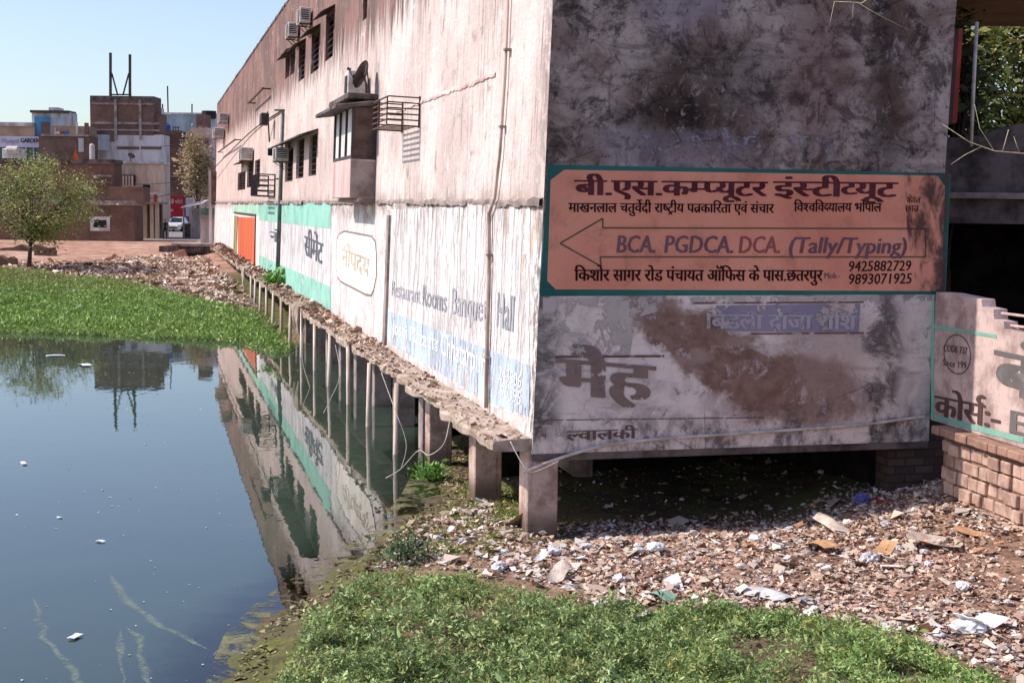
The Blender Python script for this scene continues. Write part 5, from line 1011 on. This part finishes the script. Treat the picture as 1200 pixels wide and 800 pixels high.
# foreground creeping weed
vegp = [p for p in VEG]
Q = sample(vegp, 185000, 1); e = dpoly(Q[:, 0], Q[:, 1], vegp); dens = fbm(Q[:, 0] * 1.7, Q[:, 1] * 1.7, 21, 4); keep = (RNG.uniform(size=len(Q)) < np.clip((e - .25 * fbm(Q[:, 0] * 2.2, Q[:, 1] * 2.2, 25, 3) * 1.6) / .3, 0, 1) * np.clip((dens - .27) * 4.5, .10, 1)); Q = Q[keep]; dens = dens[keep]; e = e[keep]
mound = .04 + .34 * np.clip(fbm(Q[:, 0] * 1.1, Q[:, 1] * 1.1, 33, 4) - .2, 0, 1) * np.clip(e / .6, 0, 1); hgt = mound * RNG.uniform(.15, 1, len(Q)) ** .6
hgt = hgt * np.where(vnoise(Q[:, 0] * 5, Q[:, 1] * 5, 29) > .62, 1.7, 1)
P3 = np.column_stack([Q, zland(Q[:, 0], Q[:, 1]) + hgt]); tone = fbm(Q[:, 0] * .6, Q[:, 1] * .6, 41, 3)[:, None]
c1 = pal(len(Q), ['808f5a', '93a168', '6a7a4a', 'a9b47c', '54623c', '98925e'], 3); c2 = pal(len(Q), ['8ea560', 'a3b472', '788f4b', '627840', 'b0b070'], 4); right = np.clip((Q[:, :1] - 1.0) / 3.5, 0, 1); mixk = np.clip(right * .8 + (tone - .45), 0, 1)
CC = c1 * (1 - mixk) + c2 * mixk; dead = vnoise(Q[:, 0] * 3.3, Q[:, 1] * 3.3, 27)[:, None] * .6 + RNG.uniform(size=(len(Q), 1)) * .4; CC = np.where(dead > .78, CC * np.array([1.25, .95, .8]), CC)
si = RNG.choice(len(Q), 1500, False); ns = 16; sp_ = np.repeat(P3[si], ns, 0); hh_ = np.tile(np.linspace(.0, 1, ns), len(si)); hs_ = np.repeat(RNG.uniform(.05, .15, len(si)), ns); sp_ = sp_ + np.column_stack([RNG.normal(0, .022, len(sp_)), RNG.normal(0, .022, len(sp_)), hh_ * hs_]); P3 = np.concatenate([P3, sp_]); CC = np.concatenate([CC, np.repeat(CC[si] * 1.08, ns, 0)])
o = leaves('weed_cover', P3, .047, np.clip(CC * np.array([1.12, 1.2, 1.12]), 0, 1), M['leaf'], None, .6, .33, 5); tag(o, kind='stuff', label='dense creeping green weed on the near bank', cat='weeds')
# green floating weed bed at the far shore
FV = [xy(362, 404, .1), xy(330, 416, .1), xy(280, 402, .1), xy(200, 396, .1), xy(100, 392, .1), xy(0, 388, .1), xy(-120, 386, .1), xy(-120, 314, .35), xy(0, 318, .35), xy(70, 322, .35), xy(150, 330, .3), xy(220, 345, .25), xy(280, 358, .2), xy(320, 368, .15), xy(338, 382, .1)]
Q = sample(FV, 300000, 2); e = dpoly(Q[:, 0], Q[:, 1], FV); dn = fbm(Q[:, 0] * .5, Q[:, 1] * .35, 51, 4); keep = RNG.uniform(size=len(Q)) < np.clip((e - 1.5 * fbm(Q[:, 0] * .35, Q[:, 1] * .35, 57, 4) + .5) / 1.0, .03, 1) * np.clip((dn - .2) * 5, .25, 1); Q = Q[keep]; e = e[keep]; dn = dn[keep]
hh = (.03 + .75 * np.clip(fbm(Q[:, 0] * .9, Q[:, 1] * .5, 53, 4) - .28, 0, 1) * np.clip(e / 2, 0, 1)) * RNG.uniform(.2, 1, len(Q)); zz = np.maximum(zland(Q[:, 0], Q[:, 1]), 0) + hh
c1 = pal(len(Q), ['8aa955', '769647', '9db864', '60803c'], 6); c2 = pal(len(Q), ['9aa85a', '8c8a5a', 'a2a868', '86785a'], 7); mk = np.clip(1 - e[:, None] / 1.2, 0, 1) * .5 + np.clip((Q[:, 1:2] - 60) / 20, 0, .7) + np.clip(fbm(Q[:, 0] * .25, Q[:, 1] * .2, 59, 3)[:, None] - .45, 0, .5); mk = np.clip(mk + RNG.uniform(-.15, .15, (len(Q), 1)), 0, 1)
o = leaves('weed_bed', np.column_stack([Q, zz]), .1, c1 * (1 - mk) + c2 * mk, M['leaf'], None, .7, .42, 8); tag(o, kind='stuff', label='bright green weed bed along the far pond shore', cat='weeds')
# small tufts
for (px, py, z, n, r, s_, lab) in ((503, 560, .05, 420, .22, .09, 'bright green leafy tuft at the pond edge before the third pier'), (478, 655, .15, 500, .35, .07, 'grey green tuft of weed at the muddy corner of the pond'), (333, 328, 1.43, 200, .5, .22, 'green bush sprouting on the walkway at the lamp pole foot')):
    c = onz(px, py, z) if z < 1 else PL(uvl(330, 320)[0] - 1.5, .2, .3); g = RNG.normal(size=(n, 3)) * r * np.array([.55, .55, .45]); g[:, 2] = np.abs(g[:, 2]); t = thing('weed_tuft', lab, 'plant', tuple(c)); leaves('foliage', np.array(c) + g, s_, pal(n, ['6c9a44', '5a8438', '86b054'] if s_ != .07 else ['5a6a44', '6a7a52', '48563a'], 12), M['leaf'], t, .8, .4, 13)
    m = MB(); [m.tube([c - Vector((0, 0, .05)), c + Vector((random.uniform(-1, 1) * r * .5, random.uniform(-1, 1) * r * .5, r * .7))], .008 if z < 1 else .02, 4) for _ in range(6)]; m.build('stem', M['bark'], t)
# litter carpet
LIT = [xy(440, 660, .15), xy(500, 606, .12), xy(560, 590, .15), xy(545, 545, .15), xy(600, 500, .2), (3.2, 25), (6.5, 26), (6.7, 20), (6.2, 18.6), (6.7, 16), (7.2, 12.5), xy(1180, 800, .3), xy(1080, 762, .2), xy(1000, 742, .2), xy(900, 725, .2), xy(800, 722, .2), xy(700, 712, .2), xy(640, 690, .2), xy(560, 676, .2)]
def inside(Q): k = (Q[:, 0] - ORG.x) * DL.x + (Q[:, 1] - ORG.y) * DL.y; return np.where((Q[:, 0] - ORG.x) * EF.x + (Q[:, 1] - ORG.y) * EF.y > -.1, np.clip(1 - (k + .1) / 1.2, .035, 1), 1)  # thins litter under the building so the painted dark ground shows
def slope(Q): return 1 - .85 * smooth(Q[:, 0], 5.0, 5.8) * (1 - smooth(Q[:, 1], 16.4, 17.4)) * smooth(Q[:, 1], 13.5, 14.3)
def flakes(name, Q, base, size, colors, seed, tilt=.5, lift=.03, asp=(.35, .9), sz=None):
    g = np.random.default_rng(seed); n = len(Q); up = np.column_stack([g.normal(size=(n, 2)) * tilt, np.ones(n)]); up /= np.linalg.norm(up, axis=1)[:, None]; a = g.uniform(0, 6.28, n); d = np.column_stack([np.cos(a), np.sin(a), 0 * a]); d -= up * np.sum(d * up, 1)[:, None]; d /= np.linalg.norm(d, axis=1)[:, None]; s = np.cross(up, d)
    L = ((size if sz is None else sz) * g.lognormal(0, .45, n))[:, None]; W = L * g.uniform(*asp, n)[:, None]; c = np.column_stack([Q, base + g.uniform(0, lift, n)]); k = lambda: 1 + g.uniform(-.35, .35, (n, 1)); cv = up * L * g.uniform(-.25, .35, (n, 1))
    V = np.stack([c - d * L * .5 * k() - s * W * .5 * k(), c + d * L * .5 * k() - s * W * .5 * k() + cv, c + d * L * .5 * k() + s * W * .5 * k(), c - d * L * .5 * k() + s * W * .5 * k() + cv], 1).reshape(-1, 3)
    return np_mesh(name, V, (np.arange(n) * 4)[:, None] + np.array([[0, 1, 2, 3]]), M['litter'], np.repeat(pal(n, colors, seed, .3), 4, 0))
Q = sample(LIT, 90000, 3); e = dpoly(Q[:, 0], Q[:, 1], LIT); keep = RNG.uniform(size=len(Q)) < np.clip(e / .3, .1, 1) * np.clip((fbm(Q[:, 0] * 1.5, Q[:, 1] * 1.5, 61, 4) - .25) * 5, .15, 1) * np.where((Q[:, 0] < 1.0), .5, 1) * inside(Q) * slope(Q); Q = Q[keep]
o = flakes('leaf_litter', Q, zland(Q[:, 0], Q[:, 1]), .036, ['c4a692', 'a78977', 'd0b49f', '8a7061', 'c7a994', 'd8c2b0', 'b09280', 'a97b69'], 5); tag(o, kind='stuff', label='brown litter of dry leaves and shreds under the building', cat='litter')
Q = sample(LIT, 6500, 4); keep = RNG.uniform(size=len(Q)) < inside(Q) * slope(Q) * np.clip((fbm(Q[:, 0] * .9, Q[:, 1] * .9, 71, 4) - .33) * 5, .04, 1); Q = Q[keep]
o = flakes('refuse_scraps', Q, zland(Q[:, 0], Q[:, 1]) + .015, .055, ['c9beb6', 'b9aca4', 'cfc8c4', 'b09e92', 'b8b4b0', 'c4b09c', 'd2c2b0', 'a39084', 'b08e78'], 6, .35, .04, (.4, 1)); tag(o, kind='stuff', label='pale shredded plastic and paper mixed through the litter', cat='litter')
SHB = [xy(268, 800, .05), xy(292, 745, .05), xy(345, 704, .05), xy(392, 672, .05), xy(440, 642, .05), xy(480, 604, .05), xy(520, 584, .05), xy(507, 548, .05), xy(545, 520, .05), xy(600, 590, .1), xy(500, 640, .1), xy(440, 668, .1), xy(340, 728, .1), xy(300, 800, .1)]
Q = sample(SHB, 5200, 31); keep = RNG.uniform(size=len(Q)) < np.clip((fbm(Q[:, 0] * 2.4, Q[:, 1] * 2.4, 63, 4) - .3) * 4, .06, .9); Q = Q[keep]
o = flakes('shore_debris', Q, np.maximum(zland(Q[:, 0], Q[:, 1]), .0) + .004, .035, ['7a6a55', '5c5040', '94836a', '6f6a3e', '83824a', 'a3927c'], 33, .4, .02); tag(o, kind='stuff', label='shreds and scum along the muddy pond edge', cat='litter')
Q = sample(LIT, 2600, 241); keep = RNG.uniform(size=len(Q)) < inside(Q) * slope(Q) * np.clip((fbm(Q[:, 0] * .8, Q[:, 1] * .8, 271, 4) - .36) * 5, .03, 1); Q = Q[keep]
o = flakes('flat_scraps', Q, zland(Q[:, 0], Q[:, 1]) + .02, .075, ['c9bbae', 'b8a696', 'd2c8c0', 'bda893', 'ab9382', 'ccb7a2', 'c2b8b2'], 243, .22, .03, (.3, .9)); tag(o, kind='stuff', label='flat pale scraps of paper and film trodden into the litter', cat='litter')
MS = [xy(500, 640, .1), xy(520, 600, .1), xy(545, 560, .1), xy(600, 560, .1), xy(620, 610, .1), xy(610, 645, .1), xy(560, 670, .15), xy(480, 672, .15)]
Q = sample(MS, 9000, 251); keep = RNG.uniform(size=len(Q)) < np.clip((fbm(Q[:, 0] * 2.2, Q[:, 1] * 2.2, 253, 4) - .4) * 6, .02, 1); Q = Q[keep]
o = leaves('moss_patch', np.column_stack([Q, zland(Q[:, 0], Q[:, 1]) + RNG.uniform(.0, .05, len(Q))]), .035, pal(len(Q), ['8f9a4c', '7a8544', 'a0a45a', '66703c'], 255), M['leaf'], None, .5, .45, 257); tag(o, kind='stuff', label='low yellow green moss and seedlings between the piers and the pond', cat='moss')
_b = bmesh.new(); bmesh.ops.create_icosphere(_b, subdivisions=1, radius=1); IV = np.array([v.co for v in _b.verts]); IF = np.array([[v.index for v in f.verts] for f in _b.faces]); _b.free()
def lumps(name, Q, base, size, colors, seed, label):
    g = np.random.default_rng(seed); n = len(Q); nv = len(IV); V = IV[None] * (1 + g.normal(0, .34, (n, nv, 1))) * np.stack([g.uniform(.8, 1.5, n), g.uniform(.5, 1, n), g.uniform(.12, .4, n)], 1)[:, None] * (size * g.lognormal(0, .45, n))[:, None, None]
    a = g.uniform(0, 6.28, n); c, s = np.cos(a)[:, None], np.sin(a)[:, None]; x, y = V[..., 0].copy(), V[..., 1].copy(); V[..., 0] = x * c - y * s; V[..., 1] = x * s + y * c; V[..., 2] += (base + size * .25)[:, None]; V[..., 0] += Q[:, :1]; V[..., 1] += Q[:, 1:2]
    o = np_mesh(name, V.reshape(-1, 3), (IF[None] + (np.arange(n) * nv)[:, None, None]).reshape(-1, 3), M['litter'], np.repeat(pal(n, colors, seed, .25), nv, 0)); return tag(o, kind='stuff', label=label, cat='litter')
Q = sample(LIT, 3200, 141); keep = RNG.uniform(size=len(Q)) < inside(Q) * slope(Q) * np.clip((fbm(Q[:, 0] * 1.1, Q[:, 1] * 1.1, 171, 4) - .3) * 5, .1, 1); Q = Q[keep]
lumps('crumpled_refuse', Q, zland(Q[:, 0], Q[:, 1]), .034, ['cdc3bb', 'b5a698', 'd6cfca', '9a8678', 'a48c7a', 'c2ab98', '8d7464', 'b9b4b6'], 41, 'small crumpled lumps of film and paper matted into the litter')
AF = [xy(240, 800), xy(262, 745), xy(300, 706), xy(345, 676), xy(400, 640), xy(440, 612), xy(470, 580), xy(480, 560), xy(530, 570), xy(540, 600), xy(450, 660), xy(350, 730), xy(300, 800)]
nn_ = NT('algae film'); a1 = nn_.noise(nn_.pos(), 1.6, 7, .7, 1.2); a2 = nn_.noise(nn_.pos(), 9, 4, .7, .8); AFM = nn_.fin(nn_.mix(nn_.sm(a2, .4, .6), srgb('8a8463'), srgb('6a683f')), .6, .4, 0, nn_.mul(nn_.sm(nn_.plus(nn_.mul(a1, .7), nn_.mul(a2, .3)), .47, .58), .8))
m = MB(); m.add([Vector((x, y, .004)) for x, y in AF], [tuple(range(len(AF)))]); o = m.build('algae_film', AFM, None); tag(o, 'olive algae film floating along the muddy pond edge', 'algae', kind='stuff')
# separate larger pieces of rubbish
def crumple(name, mat, loc, r, flat, seed, label, cat, group=None):
    bm = bmesh.new(); bmesh.ops.create_icosphere(bm, subdivisions=3, radius=1); g = np.random.default_rng(seed); V = np.array([v.co for v in bm.verts]); k = np.zeros(len(V))
    for q in range(9):
        ax = g.normal(size=3); ax /= np.linalg.norm(ax); k += .16 * np.abs(np.sin(V @ ax * g.uniform(2.5, 11) + g.uniform(0, 6)))
    V = V * (.2 + k * .85)[:, None] * np.array([1, g.uniform(.5, .9), flat]) * r; a = g.uniform(0, 6.28); V[:, :2] = V[:, :2] @ np.array([[math.cos(a), -math.sin(a)], [math.sin(a), math.cos(a)]])
    for v, c in zip(bm.verts, V): v.co = c
    m = bpy.data.meshes.new(name); bm.to_mesh(m); bm.free(); o = bpy.data.objects.new(name, m); COL.objects.link(o); o.location = Vector(loc) + Vector((0, 0, r * flat * .45)); m.materials.append(M[mat] if isinstance(mat, str) else mat); return tag(o, label, cat, group)
def bent_sheet(name, mat, loc, a, b, seed, label, cat, group=None, tilt=.2, curl=.12, n=7):
    g = np.random.default_rng(seed); u, v = np.meshgrid(np.linspace(-.5, .5, n), np.linspace(-.5, .5, n)); ang = g.uniform(0, 6.28); z = curl * a * (np.sin(u * g.uniform(2, 5) + g.uniform(0, 6)) * np.cos(v * g.uniform(1, 4)) + .5 * (fbm(u * 4 + seed, v * 4, seed) - .4)); z = z - z.min()
    X = u * a * (1 + .25 * (fbm(v * 3 + seed, u * 0 + 1, 2) - .4)); Y = v * b * (1 + .3 * (fbm(u * 3 + seed, u * 0 + 5, 4) - .4)); Z = z + X * tilt * g.uniform(-1, 1); Z -= Z.min(); c, s = math.cos(ang), math.sin(ang)
    V = [(x * c - y * s, x * s + y * c, zz + .008) for x, y, zz in zip(X.ravel(), Y.ravel(), Z.ravel())]; Fq = [(j * n + i, j * n + i + 1, (j + 1) * n + i + 1, (j + 1) * n + i) for j in range(n - 1) for i in range(n - 1)]
    m = bpy.data.meshes.new(name); m.from_pydata(V, [], Fq); o = bpy.data.objects.new(name, m); COL.objects.link(o); o.location = loc; m.materials.append(M[mat] if isinstance(mat, str) else mat); sd = o.modifiers.new('thickness', 'SOLIDIFY'); sd.thickness = .006; return tag(o, label, cat, group)
def gnd(px, py):
    z = .2
    for _ in range(6): p = onz(px, py, z); z = float(zland(np.array([p.x]), np.array([p.y]))[0])
    return Vector((p.x, p.y, z + .02))
tealp = plain('pale green film', '8fae9a', '6f8f80', 7, .45, .4, bump=.2); purple = plain('blue violet film', '55508a', '403c6a', 6, .5, .4, bump=.2); wht = plain('white film', 'e6e4e4', 'c4c2c4', 7, .45, .4, bump=.2); rdp = plain('red wrapper', 'a03a34', '7a2a28', 6, .5, .3, bump=.1)
HERO = [('sheet', 'cardboard', 962, 645, .42, .26, 'flat tan cardboard piece lying just below the dark void'), ('sheet', 'paper', 1095, 640, .62, .42, 'large torn pale sheet slumped below the brick wall'), ('sheet', 'cardboard', 1035, 650, .5, .2, 'brown cardboard strip beside the large torn sheet'), ('sheet', 'paper', 975, 622, .6, .22, 'long pale board lying along the edge of the shadow'),
        ('sheet', tealp, 775, 702, .38, .2, 'pale green plastic film at the weed edge'), ('sheet', wht, 705, 712, .3, .14, 'bright white plastic flap on the weed edge'), ('bag', wht, 725, 682, .12, .7, 'round white plastic cup shape in the litter'), ('bag', wht, 885, 634, .2, .35, 'white plastic bag flattened left of the tan cardboard'), ('bag', purple, 1010, 590, .2, .8, 'blue violet plastic bag upright in the shade by the void'), ('bag', 'plastic', 1020, 660, .26, .5, 'knot of translucent plastic above the weed patch'),
        ('sheet', rdp, 1035, 592, .3, .12, 'red wrapper beside the blue violet bag'), ('bag', wht, 1135, 740, .3, .4, 'large white plastic heap at the bottom right weed edge'), ('sheet', wht, 1150, 735, .55, .3, 'crumpled white sheet spread near the bottom right corner'), ('bag', 'plastic', 585, 668, .24, .4, 'grey film bundle left of the corner pier litter'), ('bag', wht, 650, 650, .14, .6, 'white twist of plastic at the corner pier foot'), ('sheet', 'paper', 655, 680, .4, .2, 'curled grey paper before the corner pier'), ('bag', wht, 768, 645, .2, .5, 'white plastic lump at the shadow edge below the mud stain'), ('sheet', 'cardboard', 1135, 628, .34, .22, 'small tan board leaning at the brick wall foot'), ('bag', wht, 1128, 690, .22, .4, 'white plastic twist on the brown slope at right'), ('sheet', wht, 740, 738, .3, .16, 'white shred resting on the green weeds'), ('sheet', 'plastic', 900, 700, .6, .3, 'wide dull plastic sheet in the middle of the litter')]
for i, (k, mt, px, py, a, b, lab) in enumerate(HERO):
    g_ = gnd(px, py); z = Vector((0, 0, .1 if inpoly(np.array([g_.x]), np.array([g_.y]), VEG)[0] else 0))
    if k == 'sheet': bent_sheet('refuse_sheet', mt, g_ + z, a, b, 100 + i, lab, 'sheet')
    else: crumple('plastic_bag', mt, g_ + z, a * .6, b * 1.0, 100 + i, lab, 'plastic bag')
Q = sample(LIT, 330, 77); Q = Q[RNG.uniform(size=len(Q)) < inside(Q)][:190]; dens = fbm(Q[:, 0] * .9, Q[:, 1] * .9, 71, 4); zq = zland(Q[:, 0], Q[:, 1])
KINDS = [('crumpled_plastic', 'small crumpled pale plastic scrap lying in the litter', 'plastic scrap', 'plastic scraps in the litter'), ('paper_scrap', 'small bent scrap of dirty paper lying in the litter', 'paper scrap', 'paper scraps in the litter'), ('brick_bit', 'broken bit of old brick lying in the litter', 'brick', 'brick bits in the litter'), ('stone', 'small rough grey stone lying in the litter', 'stone', 'stones in the litter')]
PR = {}
for i, (x, y) in enumerate(Q):
    k = (0, 1, 1, 0, 2, 3, 1, 0)[i % 8]; nm, lab, cat, grp = KINDS[k]; v = (i // 8) % 4; key = (k, v); loc = Vector((x, y, zq[i] + .015)); s = random.uniform(.3, .8)
    if key not in PR:
        if k == 0: o = crumple(nm, (wht, 'plastic', 'paper', 'plastic')[v], loc, .1, .5, 300 + i, lab, cat, grp)
        elif k == 1: o = bent_sheet(nm, ('paper', 'paper', 'cardboard', wht)[v], loc, .22, .14, 300 + i, lab, cat, grp, .4, .2, 5)
        elif k == 2: o = crumple(nm, 'brick_face', loc, .09, .7, 300 + i, lab, cat, grp)
        else: o = crumple(nm, 'grey_concrete', loc, .08, .7, 300 + i, lab, cat, grp)
        PR[key] = o
    else:
        o = PR[key].copy(); COL.objects.link(o); o.location = loc + Vector((0, 0, .03))
    o.rotation_euler = (0, 0, random.uniform(0, 6.28)); o.scale = (s, s, s)
# rubble and dry leaves on the walkway
us = RNG.uniform(-.05, ULEN - 14, 13000); us = us[RNG.uniform(size=len(us)) < (.3 + .7 * smooth(us, 4.5, 9)) * np.clip((fbm(us * .35, us * 0 + .5, 81, 3) - .2) * 3, .25, 1)]; of = RNG.uniform(.02, .66, len(us)); pil = np.clip(fbm(us * .55, us * 0 + 7, 83, 3) - .4, 0, 1) * 1.1 * smooth(us, 6, 12)
dl = np.array(DL); nl = np.array(NL); nl[2] = 0; og = np.array(ORG); XY_ = og[None, :] + us[:, None] * dl + of[:, None] * nl; zr = 1.43 + pil * RNG.uniform(0, 1, len(us)) * (1 - .7 * np.abs(of - .33) / .33)
o = flakes('walkway_rubble', XY_[:, :2], zr, .05, ['a8917f', '867264', 'b8a391', '6f5c50', 'beaa98', '94796a', 'a57c6c'], 9, .7, .03, (.4, .9), .04 + .0016 * us); tag(o, kind='stuff', label='rubble and dry leaves strewn along the walkway', cat='rubble')
# pale rubble on the far bank
FB = [xy(-60, 322, .4), xy(-60, 308, .6), xy(90, 308, .6), xy(200, 299, .8), xy(245, 303, .8), xy(300, 340, .5), xy(322, 372, .15), xy(300, 366, .2), xy(240, 352, .3), xy(150, 332, .35), xy(60, 324, .4)]
Q = sample(FB, 44000, 15); keep = RNG.uniform(size=len(Q)) < np.clip((fbm(Q[:, 0] * .4, Q[:, 1] * .25, 91, 4) - .34) * 5, .05, 1) * np.clip(dpoly(Q[:, 0], Q[:, 1], FB) / 3, .05, 1) * np.where(Q[:, 0] < at(110, 310, 90).x, .45, 1); Q = Q[keep]
o = flakes('bank_rubble', Q, zland(Q[:, 0], Q[:, 1]), .14, ['c4ae9d', 'a58d7c', 'd0beaf', '947b6c', 'b28f7b', 'd6c8bb'], 17, .6, .09); tag(o, kind='stuff', label='pale rubble and rubbish on the far bank', cat='rubble')
# floating specks and scum films
WP = [xy(-30, 800), xy(250, 800), xy(300, 700), xy(230, 430), xy(-20, 430)]
Q = sample(WP, 300, 19); keep = RNG.uniform(size=len(Q)) < np.clip((fbm(Q[:, 0] * .5, Q[:, 1] * .3, 95, 3) - .38) * 7, .05, 1); Q = Q[keep]
o = flakes('floating_specks', Q, Q[:, 0] * 0 + .006, .022, ['b9b6a8', '9a9c8e', 'c9c6ba'], 21, .1, .004); tag(o, kind='stuff', label='pale specks floating on the pond', cat='scum')
n = NT('scum film'); a = n.noise(n.scl(n.pos(), (1, 1, 1)), 14, 5, .75); b = n.noise(n.pos(), 2.5, 3, .6); SCUM = n.fin(srgb('8f9a88'), .7, .3, 0, n.mul(n.mul(n.sm(n.plus(n.mul(a, .6), n.mul(b, .4)), .36, .62), .5), n.sm(n.math('ABSOLUTE', n.math('SUBTRACT', n.sep(n.coord('UV'))[0], .5)), .5, .05)))
for pts, wd, lab in (([(40, 700), (52, 745), (75, 775), (95, 800), (110, 830)], .06, 'thin scum trail at the lower left of the pond'), ([(130, 672), (145, 700), (180, 728), (215, 745), (250, 765)], .07, 'long scum trail running to the muddy point'), ([(150, 735), (165, 750), (168, 780), (175, 815)], .06, 'right hand one of two short scum trails at the bottom'), ([(138, 733), (142, 765), (147, 815)], .055, 'left hand one of two short scum trails at the bottom'), ([(252, 768), (262, 755), (280, 748), (298, 744)], .04, 'curved foam line at the muddy point')):
    P = [onz(x, y, .005) for x, y in pts]; q = []
    for i in range(len(P) - 1):
        for k in range(5): q.append(P[i].lerp(P[i + 1], k / 5) + Vector((random.uniform(-.03, .03), random.uniform(-.03, .03), 0)))
    m = MB()
    for i in range(len(q) - 1):
        d = (q[i + 1] - q[i]).normalized(); s = Vector((-d.y, d.x, 0)) * wd
        d0 = (q[i] - q[i - 1]).normalized() if i else d; s0 = Vector((-d0.y, d0.x, 0)) * wd; w0 = (.45 + .9 * vnoise(np.array([i * .5]), np.array([wd * 90]), 5)[0]) * min(1, i / 3 + .15, (len(q) - 1 - i) / 3 + .1); w1 = (.45 + .9 * vnoise(np.array([(i + 1) * .5]), np.array([wd * 90]), 5)[0]) * min(1, (i + 1) / 3 + .15, (len(q) - 2 - i) / 3 + .1); m.add([q[i] - s0 * w0, q[i + 1] - s * w1, q[i + 1] + s * w1, q[i] + s0 * w0], [(0, 1, 2, 3)]); m.uv += [(0, 0), (0, 1), (1, 1), (1, 0)]
    o = m.build('scum_trail', SCUM, None, tuple(P[0])); tag(o, lab, 'scum', kind='stuff')
for (px, py, s_, lab) in ((28, 543, .16, 'white scrap floating alone in the open pond'), (118, 634, .12, 'small pale scrap floating in mid pond'), (88, 746, .16, 'pale scrap floating among specks at the bottom left'), (65, 417, .5, 'white scrap floating in the dark water near the weed bed'), (100, 428, .5, 'second white scrap near the weed bed, right of the first')):
    p = onz(px, py, .01); bent_sheet('floating_scrap', wht, p, s_, s_ * .5, int(px), lab, 'scrap', None, .05, .05)
for o in bpy.data.objects:
    if o.type == 'MESH' and o.name.split('.')[0] in ('weed_cover', 'weed_bed'): o.visible_shadow = True
